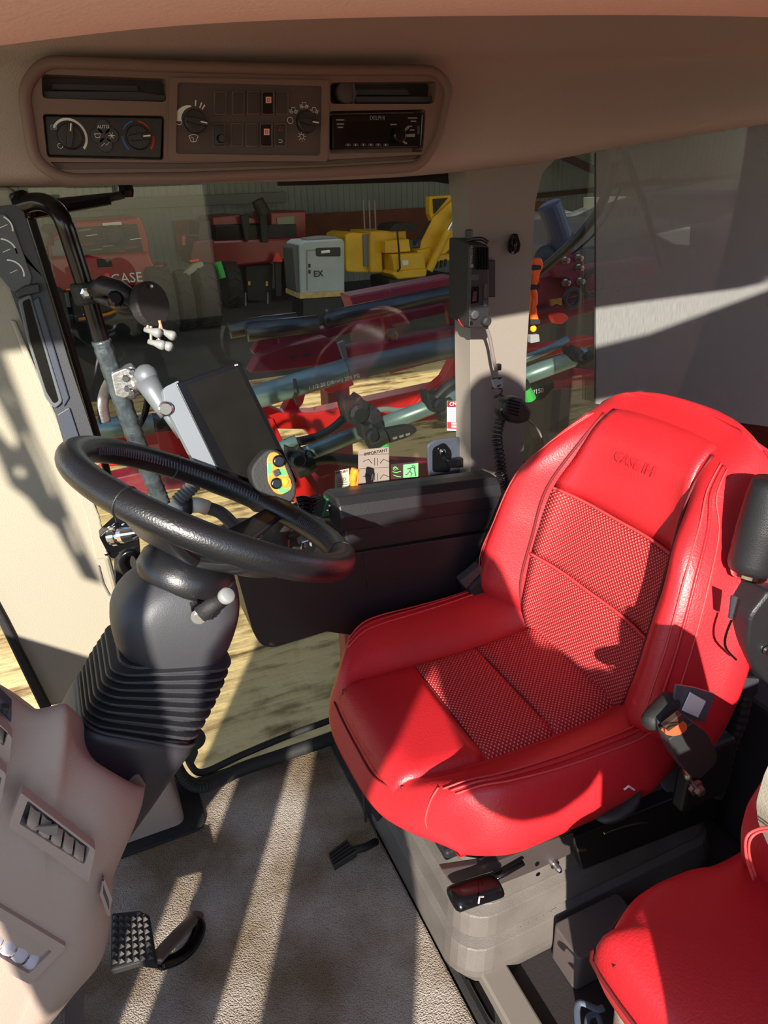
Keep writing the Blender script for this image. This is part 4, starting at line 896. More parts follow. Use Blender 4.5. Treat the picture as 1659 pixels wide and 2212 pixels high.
# ---- backrest
BU = Vector((.30, 0, .954)).normalized(); BN = Vector((-.954, 0, .30)).normalized()
BO = Vector((.750, .822, .400)); BH = .515
def bhw(h):
    if h < .45: return .262+.012*math.sin(h/.45*math.pi)-.025*(1-smooth(h/.12))
    return .262-.072*smooth((h-.45)/.50)
def bfront(t, h):
    a = abs(t); d = .052+.012*math.sin(h*math.pi*1.15)
    bol = .078*math.exp(-((a-.80)/.20)**2)*(smooth(h/.15))*(1-.85*smooth((h-.62)/.34))
    d += bol - .008*math.exp(-((a-.57)/.03)**2)*(1-smooth((h-.7)/.1))
    d -= .035*max(0, (a-.86)/.14)**2
    d += .012*smooth((h-.72)/.15)*(1-a*.4)
    return d
def bpt(t, h, off=0, side=1):
    hh = h*BH; top = 0
    if h > .86: top = .045*((h-.86)/.14)**2
    droop = .040*abs(t)**3*smooth((h-.6)/.4)
    p = BO+BU*(hh-droop)+YR*(t*bhw(h))
    d = bfront(t, h)-top
    return p+BN*(d+off) if side > 0 else p+BN*(-.045+top*.6+.03*abs(t)**3)
rows = []
nh, nt = 30, 44
for i in range(nh+1):
    h = i/nh
    fr_ = [bpt(-1+2*j/nt, h) for j in range(nt+1)]; bk_ = [bpt(1-2*j/12, h, side=-1) for j in range(13)]
    e1 = fr_[-1].lerp(bk_[0], .25)+YR*.014; e1b = fr_[-1].lerp(bk_[0], .7)+YR*.012; e2 = bk_[-1].lerp(fr_[0], .3)-YR*.012; e2b = bk_[-1].lerp(fr_[0], .75)-YR*.014
    rows.append(fr_+[e1, e1b]+bk_+[e2, e2b])
def shrink(r, k, up):
    c = sum(r, Vector())/len(r); return [c.lerp(p, k)+BU*up for p in r]
rows = [shrink(rows[0], .3, -.012), shrink(rows[0], .8, -.014), shrink(rows[0], .95, -.008)]+rows+[shrink(rows[-1], .93, .012), shrink(rows[-1], .75, .02), shrink(rows[-1], .3, .022)]
obj('backrest', MB().loft(rows), LEATH, ds, smooth=True, sub=1)
def bpatch(nm, h0, h1, w0, w1, m, off=.004, puff=.006):
    R_ = []
    for i in range(13):
        u = i/12; h = lerp(h0, h1, u); w_ = lerp(w0, w1, u)
        R_.append([bpt(-w_+2*w_*j/16, h, off+puff*(math.sin(u*math.pi)*math.sin(j/16*math.pi))**.5) for j in range(17)])
    R2 = [[p-BN*.014 for p in r] for r in R_]
    mb = MB().grid(R_); mb.grid(R2)
    for A, B in ((R_[0], R2[0]), (R_[-1], R2[-1]), ([r[0] for r in R_], [r[0] for r in R2]), ([r[-1] for r in R_], [r[-1] for r in R2])): mb.grid([A, B])
    return obj(nm, mb, m, ds, smooth=True)
bpatch('back_mesh', .02, .33, .54, .58, MESHB)
bpatch('back_mesh', .34, .60, .58, .60, MESHB)
hp_ = bpatch('head_panel', .61, .95, .60, .60, LEATH, puff=.008)
tw_c = bpt(.0, .80, .0135)
text('embossed_mark', 'CASE IH', tw_c, -YR, BU, .026, mat('emboss_red', (176, 26, 34), .45), hp_, depth=.0002)
for h in (.335, .605):
    seamline('back_seam', [bpt(t, h, .006) for t in (-.58, -.3, 0, .3, .58)], .0028, REDST)
for sg in (-1, 1):
    seamline('back_side_seam', [bpt(sg*w_, h, .002) for h, w_ in ((.04, .56), (.2, .585), (.4, .60), (.6, .625), (.8, .63), (.93, .64))], .0028, REDSEAM)
    for dt, r_, m_ in ((.865, .0018, REDST), (.90, .003, LEATH), (.935, .0018, REDST)):
        seamline('back_stitch', [bpt(sg*(dt-.14*smooth((h-.75)/.25)), h, .001) for h in (.03, .2, .4, .6, .75, .85, .93)], r_*.8, m_)
obj('back_shell', MB().loft([[BO+BU*(BH*h)+YR*y*bhw(h)*.92+BN*d for y, d in ((-1, -.03), (-.9, -.06), (0, -.078), (.9, -.06), (1, -.03))] for h in (.05, .3, .6, .9)]), BLACK, ds, smooth=True)
obj('recliner_hinge', MB().box((.76, CY-.27, .40), (.09, .025, .12)), BLACK, ds, bevel=.006)
obj('recliner_hinge', MB().box((.76, CY+.27, .40), (.09, .025, .12)), BLACK, ds, bevel=.006)
# far arm rest stub
fa = obj('far_armrest', MB().prism(lp(rnd([(984, 1245), (1040, 1192), (1085, 1195), (1100, 1240), (1098, 1300), (1064, 1320), (1040, 1322), (1003, 1288)], 8), 1.09), (0, -.055, 0)), BLACKR, ds, bevel=.014, seg=4)
obj('armrest_cap', MB().prism(lp(rnd([(984, 1246), (1026, 1212), (1034, 1222), (996, 1262)], 3), 1.03), (0, -.02, 0)), CHAR, fa, bevel=.003)
obj('hinge_bolt', MB().lathe(at(1078, 1310, Y=1.06), (-.2, -1, 0), [(.009, 0), (.009, .006), (.005, .008)], 10), STEEL, ds)
# near arm rest folded up
NY = .565
na = obj('near_armrest', MB().tube(spline(lp([(1618, 1232), (1636, 1180), (1656, 1120), (1682, 1040)], NY), 4), [.026, .029, .03, .03, .031, .031, .032, .032, .032, .032, .032, .031, .03], 18, flat=1.1), BLACK, ds, smooth=True)
obj('chrome_ring', MB().lathe(at(1617, 1240, Y=NY), at(1640, 1170, Y=NY)-at(1617, 1240, Y=NY), [(.022, -.004), (.024, 0), (.024, .005), (.021, .008)], 22), CHROME, na)
hz = obj('armrest_housing', MB().prism(lp(rnd([(1594, 1238), (1668, 1252), (1680, 1440), (1640, 1462), (1600, 1440), (1562, 1404), (1546, 1360), (1552, 1290)], [10, 10, 10, 20, 20, 24, 24, 20]), NY+.025), (0, -.055, 0)), BLACK, ds, bevel=.012, seg=4)
obj('housing_slot', MB().prism(lp(rnd([(1578, 1284), (1592, 1290), (1580, 1338), (1572, 1334)], 2), NY-.031), (0, -.003, 0)), CHAR, hz, bevel=.001)
obj('slot_chrome', MB().prism(lp([(1590, 1290), (1597, 1292), (1584, 1338), (1578, 1336)], NY-.033), (0, -.003, 0)), STEEL, hz)
obj('gap_line', MB().tube(spline(lp([(1580, 1340), (1568, 1372), (1568, 1400), (1590, 1425)], NY-.031), 4), .0018, 6), BLACKG, hz)
obj('screw', MB().lathe(at(1655, 1404, Y=NY-.032), (0, -1, 0), [(.007, 0), (.007, .004), (.003, .004)], 14), STEEL, hz)
obj('pivot_spring', MB().lathe(at(1560, 1440, Y=NY+.01), at(1572, 1415, Y=NY)-at(1560, 1440, Y=NY+.01), [(.006+.0012*(i % 2), i*.002) for i in range(10)], 12), CHROME, ds)
# side bracket, strap steel
obj('side_bracket', MB().prism(lp(rnd([(1545, 1462), (1640, 1466), (1636, 1500), (1600, 1520), (1560, 1516), (1490, 1548), (1476, 1540), (1540, 1505)], 3), NY), (0, .006, 0)), CHAR, ds, bevel=.0015)
obj('lower_bracket', MB().prism(lp(rnd([(1400, 1640), (1480, 1540), (1520, 1530), (1500, 1640), (1492, 1708), (1440, 1712)], 3), NY+.02), (0, .006, 0)), mat('bracket_grey', (96, 98, 104), .45, .3), ds, bevel=.0015)
# ---------------------------------------------------------------- seat belt buckle
sb = thing('seat_belt_buckle', at(1500, 1700, Y=.50), 'black seat belt buckle with orange release button and white label beside the seat', 'buckle')
obj('grip_cover', MB().lathe(at(1402, 1562, Y=.50), at(1470, 1490, Y=.52)-at(1402, 1562, Y=.50), [(.008, -.004), (.0125, .002), (.014, .015), (.0145, .035), (.014, .05), (.011, .055)], 18), BLACKR, sb, smooth=True)
bd = obj('buckle_body', MB().prism(lp(rnd([(1418, 1574), (1470, 1538), (1500, 1560), (1524, 1608), (1520, 1626), (1486, 1660), (1466, 1654), (1436, 1616)], [4, 4, 8, 8, 8, 8, 6, 8]), .50), (0, -.022, 0)), mat('buckle_black', (44, 45, 46), .5), sb, bevel=.005, seg=3)
obj('release_button', MB().prism(lp(rnd([(1426, 1576), (1466, 1548), (1480, 1562), (1478, 1574), (1462, 1584), (1450, 1586), (1436, 1584)], 4), .4775), (0, -.004, 0)), mat('release_orange', (214, 92, 58), .4), bd, bevel=.001)
obj('latch_plate', MB().prism(lp([(1426, 1562), (1462, 1534), (1470, 1546), (1434, 1572)], .478), (0, -.008, 0)), mat('latch_metal', (120, 100, 90), .35, .8), sb, bevel=.001)
obj('label', MB().prism(lp([(1492, 1496), (1525, 1515), (1508, 1550), (1474, 1535)], .50), (0, .0015, 0)), PAPER, sb)
obj('label_plate', MB().prism(lp(rnd([(1462, 1480), (1500, 1486), (1546, 1500), (1522, 1562), (1480, 1552), (1456, 1520)], 3), .503), (0, .004, 0)), mat('bracket_grey', (96, 98, 104), .45, .3), sb, bevel=.001)
obj('stalk', MB().tube(lp([(1486, 1650), (1484, 1680), (1500, 1700)], .505), [.010, .008, .009], 10, flat=.5), STEEL, sb, smooth=True)
obj('anchor_bolt', MB().lathe(at(1500, 1698, Y=.505), (0, -1, 0), [(.012, 0), (.012, .006), (.008, .007), (.008, .013), (.006, .015)], 6), BOLT, sb)
# ---------------------------------------------------------------- suspension pedestal
sp = thing('seat_suspension', (.65, .83, .0), 'dusty grey moulded suspension bellows carrying the red driver seat', 'seat base')
prof = [(.335, -.018), (.30, -.012), (.285, -.012), (.275, -.002), (.235, .000), (.215, -.006), (.205, .006), (.165, .010), (.15, .002), (.14, .016), (.10, .022), (.085, .012), (.075, .026), (.035, .034), (.02, .034), (.0, .03)]
rg = [rrect(Vector((.665, .835, z)), XR, YR, .262+d, .185+d, .06, 6) for z, d in prof]
obj('bellows', MB().loft(rg), BELLOW, sp, bevel=.0015)
bm_ = at(1150, 1975, Y=.648)
lg = holed('ventilation_grille', [(bm_.x-.045, bm_.z-.004), (bm_.x+.042, bm_.z+.002), (bm_.x+.040, bm_.z+.012), (bm_.x-.038, bm_.z+.010)], [], lambda p: Vector((p[0], .637, p[1])), (0, -.003, 0), mat('grille_dark', (52, 44, 38), .8), sp)
for i in range(5): obj('grille_bar', MB().box((bm_.x-.036+i*.016, .634, bm_.z+.004), (.0016, .005, .013)), BELLOW, sp)
# frame between cushion and bellows
obj('upper_frame', MB().prism([(.36, .62, .345), (.92, .62, .345), (.92, .62, .315), (.40, .62, .315)], (0, .42, 0)), mat('frame_satin', (50, 44, 44), .4, .4), sp, bevel=.003)
obj('side_rail', MB().prism(lp([(955, 1880), (1080, 1860), (1180, 1820), (1240, 1800), (1240, 1842), (1160, 1880), (1080, 1912), (985, 1920)], .60), (0, .012, 0)), mat('rail_satin', (78, 70, 68), .4, .4), sp, bevel=.002)
obj('adjust_bolt', MB().lathe(at(1196, 1864, Y=.60), (0, -1, 0), [(.008, 0), (.008, .004), (.005, .005), (.005, .014), (.003, .018)], 12), STEEL, sp)
for p in ((1160, 1866), (1162, 1888)): obj('hole', MB().lathe(at(*p, Y=.599), (0, -1, 0), [(.004, 0), (.004, .001)], 10), BLACKG, sp)
hd_ = obj('height_handle', MB().loft([[at(x, y, Y=.56)+Vector((a_*.0, dy, dz)) for dy, dz in ((-.022, 0), (-.016, .009), (0, .012), (.016, .009), (.022, 0), (.016, -.008), (0, -.010), (-.016, -.008))] for x, y, a_ in ((974, 1948, 0), (985, 1940, 0), (1010, 1932, 0), (1040, 1922, 0), (1066, 1914, 0), (1080, 1910, 0))]), BLACKG, sp, smooth=True, sub=1)
p0 = at(1038, 1946, Y=.532)
obj('handle_mark', MB().tube([at(1034, 1951, Y=.536), at(1036, 1937, Y=.536), at(1044, 1937, Y=.537)], .0012, 6), WHITE, hd_)
obj('handle_link', MB().tube(lp([(1050, 1905), (1090, 1885), (1130, 1862)], .59), .006, 8, flat=.6), BLACKG, sp, smooth=True)
ov = obj('fore_aft_handle', MB().loft([[at(x, y, Y=.56)+Vector((0, dy, dz))*k_ for dy, dz in ((-.026, 0), (-.018, .008), (0, .010), (.018, .008), (.026, 0), (.018, -.007), (0, -.009), (-.018, -.007))] for x, y, k_ in ((1284, 1766, .4), (1300, 1760, .9), (1330, 1744, 1.05), (1360, 1722, .95), (1380, 1700, .4))]), BLACK, sp, smooth=True, sub=1)
obj('handle_mark', MB().tube(lp([(1348, 1706), (1358, 1698), (1370, 1706)], .54), .0015, 6), WHITE, ov)
obj('wire_handle', MB().tube(spline(lp([(1305, 1800), (1330, 1790), (1372, 1779), (1398, 1778)], .60), 4), .0022, 6), STEEL, sp)
obj('pin', MB().tube(lp([(1248, 1836), (1264, 1834)], .60), .003, 6), BOLT, sp)
obj('skirt_panel', MB().prism(lp([(1240, 1810), (1520, 1700), (1560, 1760), (1260, 1880)], .625), (0, .03, 0)), mat('frame_satin', (50, 44, 44), .4, .4), sp, bevel=.002)
# far side levers and rubber skirt in front of the seat
def f_lv(pxs, pxm):
    def g(t):
        obj('bracket', MB().tube(spline(lp(pxs, .98), 4), .010, 10, flat=.6), mat('worn_chrome', (130, 126, 124), .3, .7), t, smooth=True)
        obj('mark', MB().prism(lp([(pxm[0]-9, pxm[1]-6), (pxm[0]+8, pxm[1]-8), (pxm[0]+10, pxm[1]+4), (pxm[0]-6, pxm[1]+7)], .965), (0, .003, 0)), WHITE, t)
    return g
small('slide_lever', 'worn metal slide lever with a white mark under the front edge of the seat', 'lever', (780, 1620), .98, f_lv([(768, 1590), (770, 1618), (782, 1640), (806, 1648)], (772, 1606)))
small('tilt_pad_lever', 'lower worn metal lever with white mark under the seat front corner', 'lever', (830, 1710), .9, f_lv([(808, 1680), (812, 1705), (830, 1722), (850, 1726)], (828, 1696)))
skp = [(722, 1555), (760, 1552), (808, 1650), (822, 1760), (806, 1826), (786, 1838), (770, 1822), (726, 1795), (714, 1700), (708, 1610)]
tag(obj('rubber_curtain', MB().prism([at(p[0], p[1], X=.37) for p in skp], (.02, 0, 0)), mat('curtain_black', (30, 27, 28), .8, bump=.9, bscale=14), bevel=.008, seg=3), 'black creased rubber curtain hanging under the front edge of the driver seat', 'curtain')
tag(obj('control_cable', MB().tube(spline([at(*p, X=.36) for p in [(790, 1640), (786, 1690), (788, 1760), (792, 1815)]], 6), .0032, 8), mat('cable_sheen', (70, 62, 56), .3), smooth=True), 'thin brownish control cable running down beside the rubber curtain', 'cable')
tag(obj('seat_cable', MB().tube(spline(lp([(1612, 1500), (1598, 1560), (1575, 1620), (1562, 1680), (1548, 1720)], .56), 8), [.009+.0015*(i % 2) for i in range(33)], 10), BLACKR), 'black corrugated cable conduit running down behind the seat belt buckle', 'cable')
tag(obj('base_box', MB().loft([rrect(at(1245, 2080, Z=.05)+Vector((.06, .02, z)), XR, YR, .07, .035, .01) for z in (-.05, .03, .035)]), mat('floor_box', (84, 74, 72), .55), bevel=.003), 'dark brown metal floor box with a round hole behind the seat base corner', 'box')
tag(obj('rear_plinth', MB().box((1.28, .62, .17), (.5, .5, .34)), mat('rear_plinth_dark', (44, 38, 40), .7), bevel=.01), 'dark storage plinth on the floor behind the driver seat', 'plinth')

# ================================================================== BUDDY SEAT (bottom right)
bs = thing('instructor_seat', (.8, .2, .0), 'red leather instructor seat cushion on a beige base at the lower right', 'seat')
zt = .50
co = [at(p[0], p[1], Z=zt) for p in [(1308, 2050), (1322, 1975), (1372, 1905), (1470, 1858), (1600, 1812)]]
yfar = co[-1].y
def bsec(x, x_in):   # cross section in Y at given X
    pass
outl = spline([Vector((co[0].x+.10, -.22, 0)), Vector((co[0].x+.02, .12, 0)), Vector((co[0].x, co[0].y, 0)), Vector((co[1].x, co[1].y, 0)), Vector((co[2].x, co[2].y, 0)), Vector((co[3].x, co[3].y, 0)), Vector((co[4].x, co[4].y, 0)), Vector((1.05, .42, 0)), Vector((1.12, .1, 0)), Vector((1.05, -.22, 0)), Vector((.75, -.26, 0))], 5, True)
cc = sum(outl, Vector())/len(outl)
def ringz(k, z): return [Vector((cc.x+(p.x-cc.x)*k, cc.y+(p.y-cc.y)*k, z)) for p in outl]
obj('cushion', MB().loft([ringz(.90, zt-.11), ringz(.97, zt-.095), ringz(1.0, zt-.05), ringz(.985, zt-.018), ringz(.94, zt-.002), ringz(.86, zt+.008), ringz(.6, zt+.012), ringz(.25, zt+.010)]), LEATH, bs, smooth=True, sub=1)
obj('piping', MB().tube(ringz(1.002, zt-.05), .0025, 6, closed=True), REDSEAM, bs, smooth=True)
obj('top_seam', MB().tube(spline([cc.lerp(co[0], 1.0)*1.0+Vector((0, 0, 0))]*0+[Vector((co[0].x+.004, co[0].y-.01, zt-.02)), Vector((co[0].x+.07, co[0].y-.02, zt+.001)), Vector((.62, .28, zt+.012)), Vector((.8, .25, zt+.013))], 5), .0014, 6), REDSEAM, bs, smooth=True)
obj('base', MB().loft([ringz(.84, .0), ringz(.86, .12), ringz(.90, zt-.14), ringz(.92, zt-.10)]), BEIGE, bs, smooth=True)
# folded backrest of the buddy seat: red bolster round a beige shell
bp_ = [(1612, 1736), (1598, 1790), (1598, 1850), (1614, 1900), (1650, 1945), (1720, 1990), (1800, 1960), (1800, 1700), (1700, 1640), (1648, 1680)]
BYY = .36
obj('back_bolster', MB().prism(lp(rnd(bp_, 16), BYY), (0, -.09, 0)), LEATH, bs, bevel=.026, seg=5, smooth=True)
obj('back_shell', MB().prism(lp(rnd([(1632, 1732), (1636, 1775), (1660, 1830), (1760, 1900), (1760, 1560), (1690, 1590), (1650, 1670)], 12), BYY-.075), (0, -.05, 0)), CREAM, bs, bevel=.015, seg=4, label='cream moulded shell on the seat back')
for k_, o_ in enumerate((0, 7)):
    obj('stitch_line', MB().tube(spline(lp([(1628+o_*.6, 1900-o_), (1612+o_, 1850), (1613+o_, 1808+o_), (1640, 1790+o_), (1680, 1786+o_)], BYY-.092), 4), .0013, 6), REDST, bs, smooth=True)
tag(obj('blue_strap', MB().tube(spline([at(*p, Z=.12) for p in [(1250, 2230), (1246, 2180), (1256, 2166), (1290, 2180), (1304, 2176)]], 6), .005, 8, flat=.5), STRAPB, smooth=True), 'blue grey looped strap on the floor against the instructor seat base', 'strap')
tag(obj('blue_strap', MB().tube(spline([at(*p, Z=.10) for p in [(1268, 2240), (1270, 2200), (1290, 2192), (1300, 2220)]], 6), .0045, 8, flat=.5), STRAPB, smooth=True), 'smaller inner loop of blue grey strap beside the instructor seat base', 'strap')

# ================================================================== PILLAR ITEMS: two way radio, microphone, hook, cutter
RY = 1.22
tr = thing('two_way_radio', at(1035, 620, Y=1.27), 'black two way radio mounted upright on the right window pillar', 'radio')
c4 = [at(*p, Y=RY) for p in rnd([(1018, 530), (1054, 530), (1057, 708), (1014, 710)], 4)]
sd4 = [(972, 515), (1018, 532)]
Pf = [at(*p, Y=RY) for p in [(1016, 528), (1055, 528), (1058, 709), (1012, 710)]]
bv = at(972, 513, Y=RY+.12)-at(1016, 528, Y=RY)
obj('chassis', MB().prism([p+Vector((0, .004, 0)) for p in Pf], bv), BLACKR, tr, bevel=.003)
fcx = obj('front_panel', MB().prism(ats(rnd([(1018, 530), (1055, 529), (1057, 708), (1013, 708)], 5), Y=RY-.006), (0, .012, 0)), BLACK, tr, bevel=.002)
for i in range(5): obj('heat_sink_fin', MB().prism(lp([(1026+i*6, 534), (1029+i*6, 534), (1029+i*6, 582), (1026+i*6, 582)], RY-.007), (0, -.004, 0)), BLACKG, fcx)
dpx = obj('display', MB().prism(lp(rnd([(1019, 620), (1034, 618), (1033, 654), (1016, 656)], 2), RY-.0065), (0, -.001, 0)), BLACKG, fcx)
obj('display_icon', MB().prism(lp([(1022, 630), (1030, 629), (1029, 650), (1020, 651)], RY-.0078), (0, -.0003, 0)), mat('plum_screen', (70, 44, 52), .3), dpx)
obj('rocker', MB().prism(lp(rnd([(1014, 592), (1033, 592), (1033, 606), (1014, 606)], 6), RY-.0065), (0, -.003, 0)), CHAR, fcx, bevel=.001)
obj('side_button', MB().prism(lp(rnd([(1045, 612), (1052, 612), (1052, 644), (1044, 644)], 3), RY-.0065), (0, -.002, 0)), CHAR, fcx, bevel=.0005)
obj('side_button', MB().prism(lp(rnd([(1044, 648), (1051, 648), (1051, 662), (1043, 662)], 3), RY-.0065), (0, -.002, 0)), CHAR, fcx, bevel=.0005)
obj('volume_knob', MB().lathe(at(1022, 679, Y=RY-.006), (0, -1, 0), [(.0095, 0), (.009, .008), (.006, .009)], 9), CHAR, fcx, bevel=.0006)
obj('mic_socket', MB().lathe(at(1046, 692, Y=RY-.006), (0, -1, -.1), [(.0095, 0), (.0095, .012), (.006, .016)], 16), BLACKR, fcx)
obj('small_button', MB().prism(lp(rnd([(1015, 694), (1020, 694), (1020, 702), (1015, 702)], 2), RY-.0065), (0, -.002, 0)), BLACKG, fcx)
text('brand_print', 'MOTOROLA', at(1018, 553, Y=RY-.0068), -ZR, XR, .0068, LGREY, fcx)
obj('logo_disc', MB().lathe(at(1019, 574, Y=RY-.0066), (0, -1, 0), [(.0036, 0), (.0036, .0006)], 14), LGREY, fcx)
obj('antenna_lead', MB().tube(spline([at(1010, 528, Y=RY+.06), at(1018, 518, Y=RY+.05), at(1040, 516, Y=RY+.04), at(1054, 524, Y=RY+.03)], 5), .004, 8), BLACK, tr, smooth=True)
obj('bracket_nut', MB().lathe(at(1013, 505, Y=RY+.05), (0, 0, 1), [(.008, -.008), (.008, .006), (.006, .008)], 8), CHAR, tr)
obj('mount_bracket', MB().prism(lp([(1000, 560), (1060, 560), (1060, 640), (1000, 640)], 1.322), (0, -.02, 0)), BLACK, tr, bevel=.002)
tag(obj('radio_lead', MB().tube(spline(lp([(1048, 700), (1058, 730), (1066, 775), (1072, 800)], 1.23), 6), .0038, 8), mat('lead_grey', (110, 100, 98), .35), smooth=True), 'grey lead dropping from the two way radio along the pillar', 'cord')
obj_ = obj('power_wire', MB().tube(spline(lp([(990, 690), (1000, 704), (1020, 706), (1040, 708)], 1.26), 5), .0016, 6), mat('red_wire', (150, 30, 30), .5), smooth=True); tag(obj_, 'thin red wire looping under the two way radio', 'wire')
mc = thing('hand_microphone', at(1100, 880, Y=1.22), 'black ribbed hand microphone hanging on the pillar beside its coiled cord', 'microphone')
mcp = [(1072, 862), (1094, 850), (1118, 856), (1134, 880), (1130, 902), (1108, 910), (1084, 906), (1070, 888)]
obj('body', MB().prism(lp(rnd(mcp, 8), 1.235), (0, -.03, 0)), BLACK, mc, bevel=.008, seg=3)
for i in range(5): obj('grille_slot', MB().prism(lp([(1098, 862+i*7), (1124-i, 868+i*7), (1123-i, 871+i*7), (1097, 865+i*7)], 1.2045), (0, -.0006, 0)), BLACKG, mc)
obj('logo_disc', MB().lathe(at(1083, 884, Y=1.2045), (0, -1, 0), [(.003, 0), (.003, .0008)], 12), LGREY, mc)
obj('talk_button', MB().prism(lp(rnd([(1070, 880), (1082, 900), (1078, 906), (1066, 888)], 2), 1.22), (0, -.012, 0)), BLACKR, mc, bevel=.001)
def coil(nm, path, R_, r_, turns, m):
    P = spline([Vector(p) for p in path], 20); k = len(P); pts = []
    for i in range(turns*14+1):
        f_ = i/(turns*14)*(k-1); a = int(min(f_, k-2)); p = P[a].lerp(P[a+1], f_-a); t = (P[a+1]-P[a]).normalized(); u = t.cross(YR).normalized(); v = t.cross(u); q = 2*math.pi*i/14
        pts.append(p+(u*math.cos(q)+v*math.sin(q))*R_)
    return obj(nm, MB().tube(pts, r_, 6), m, smooth=True)
tag(coil('coiled_cord', lp([(1082, 905), (1074, 945), (1080, 990), (1086, 1030), (1100, 1058), (1124, 1076)], 1.25), .0105, .0024, 24, mat('cord_black', (26, 24, 26), .3)), 'black coiled microphone cord hanging down in front of the pillar', 'cord')
tag(coil('coiled_cord', lp([(1074, 812), (1072, 835), (1078, 860)], 1.24), .0105, .0024, 3, mat('cord_black', (26, 24, 26), .3)), 'short stretched coil of black cord above the hand microphone', 'cord')
tag(obj('cord_clip', MB().prism(lp([(1060, 820), (1084, 812), (1084, 836), (1066, 838)], 1.235), (0, -.006, 0)), mat('clip_grey', (124, 126, 130), .5), bevel=.001), 'small grey cable clip on the cord above the microphone', 'clip')
tag(obj('cord_plug', MB().box(at(1076, 793, Y=1.235), (.012, .01, .014)), BLACK, bevel=.002), 'small black connector block on the radio lead', 'connector')
tag(obj('microphone_lead', MB().tube(spline(lp([(1128, 900), (1150, 915), (1168, 940), (1176, 980), (1178, 1020)], 1.25), 6), .0024, 6), mat('lead_grey', (110, 100, 98), .35), smooth=True), 'thin grey lead curving right and down from the microphone', 'cord')
hk = thing('coat_hook', at(1108, 530, Y=1.32), 'glossy black coat hook on the window pillar right of the radio', 'hook')
obj('plate', MB().prism(lp(rnd([(1104, 504), (1116, 504), (1122, 525), (1118, 545), (1106, 550), (1097, 545), (1095, 528)], 7), 1.322), (0, -.008, 0)), BLACKG, hk, bevel=.003, seg=3)
obj('hook', MB().tube(spline(lp([(1106, 512, 1.312), (1102, 522, 1.30), (1104, 534, 1.295), (1108, 540, 1.285), (1112, 530, 1.28), (1110, 518, 1.285)], 1.3), 5), .004, 8), BLACKG, hk, smooth=True)
obj('screw', MB().lathe(at(1107, 545, Y=1.312), (0, -1, 0), [(.003, 0), (.003, .002)], 10), CHROME, hk)
eh = thing('escape_hammer', at(1152, 640, Y=1.37), 'orange ribbed emergency escape tool clipped behind the window pillar', 'hammer')
obj('handle', MB().tube([at(1152+2*math.sin(i*1.3), 590+i*9, Y=1.375) for i in range(13)], [.0085+.0016*(i % 2) for i in range(13)], 12), ORGUT, eh, smooth=True)
obj('head', MB().prism(lp(rnd([(1146, 558), (1164, 556), (1168, 575), (1160, 590), (1158, 610), (1146, 610)], 4), 1.378), (0, -.012, 0)), ORGUT, eh, bevel=.002)
for y, w_ in ((578, 22), (620, 20), (695, 20)): obj('clip', MB().prism(lp([(1144, y-6), (1144+w_, y-5), (1144+w_, y+4), (1144, y+6)], 1.362), (0, -.006, 0)), BLACKR, eh, bevel=.001)
obj('amber_lens', MB().sphere(at(1152, 710, Y=1.37), .008, 10), mat('amber_lens', (245, 160, 30), .2), eh, smooth=True)
obj('base_clip', MB().prism(lp(rnd([(1140, 722), (1158, 720), (1160, 736), (1140, 740)], 3), 1.372), (0, -.012, 0)), LGREY, eh, bevel=.001)
# ---------------------------------------------------------------- stickers and latch on the window
def sticker(nm, px, Y, m, label, cat, build=None, par=None):
    t = thing(nm, at(px[0][0], px[2][1], Y=Y), label, cat)
    obj('sheet', MB().prism(lp(px, Y), (0, .001, 0)), m, t)
    if build: build(t)
    return t
def st1(t):
    obj('header', MB().prism(lp([(966, 866), (998, 867), (998, 879), (966, 879)], 1.3945), (0, -.0006, 0)), mat('label_maroon', (110, 20, 30), .5), t)
    txt('print', 'CNH', (982, 872), .0125, WHITE, t, 1.3935)
    for i in range(7): obj('print_line', MB().prism(lp([(970, 885+i*4), (994-(i % 3)*2, 885+i*4), (994-(i % 3)*2, 886.3+i*4), (970, 886.3+i*4)], 1.3945), (0, -.0003, 0)), LGREY, t)
    obj('red_field', MB().prism(lp([(966, 911), (998, 912), (997, 927), (966, 926)], 1.3945), (0, -.0006, 0)), mat('red_print', (190, 40, 40), .6), t)
    for i in range(2): obj('box', MB().prism(lp([(975, 913+i*6), (994, 913.5+i*6), (994, 917.5+i*6), (975, 917+i*6)], 1.3935), (0, -.0003, 0)), PAPER, t)
sticker('warning_label', [(966, 866), (998, 867), (997, 931), (966, 930)], 1.396, PAPER, 'white and red printed warning label on the glass beside the pillar', 'label', st1)
SG = mat('sticker_grey', (128, 116, 108), .6)
def st2(t):
    txt('print', 'IMPORTANT', (812, 977), .0105, BLACK, t, 1.3935)
    for y in (997, 1030):
        for s_ in (-1, 1): obj('line_art', MB().tube(lp([(812+s_*28, y), (812+s_*16, y-5), (812+s_*9, y+4)], 1.3935), .0007, 5), BLACK, t)
        obj('line_art', MB().tube(lp([(809, y-8), (809, y+8)], 1.3935), .0006, 5), BLACK, t); obj('line_art', MB().tube(lp([(815, y-8), (815, y+8)], 1.3935), .0006, 5), BLACK, t)
    obj('rule', MB().tube(lp([(776, 1013), (840, 1009)], 1.3935), .0005, 5), BLACK, t)
    obj('rule', MB().tube(lp([(776, 983), (840, 980)], 1.3935), .0005, 5), BLACK, t)
sticker('instruction_sticker', [(774, 972), (840, 966), (841, 1042), (774, 1046)], 1.396, SG, 'grey instruction sticker headed important on the lower window', 'sticker', st2)
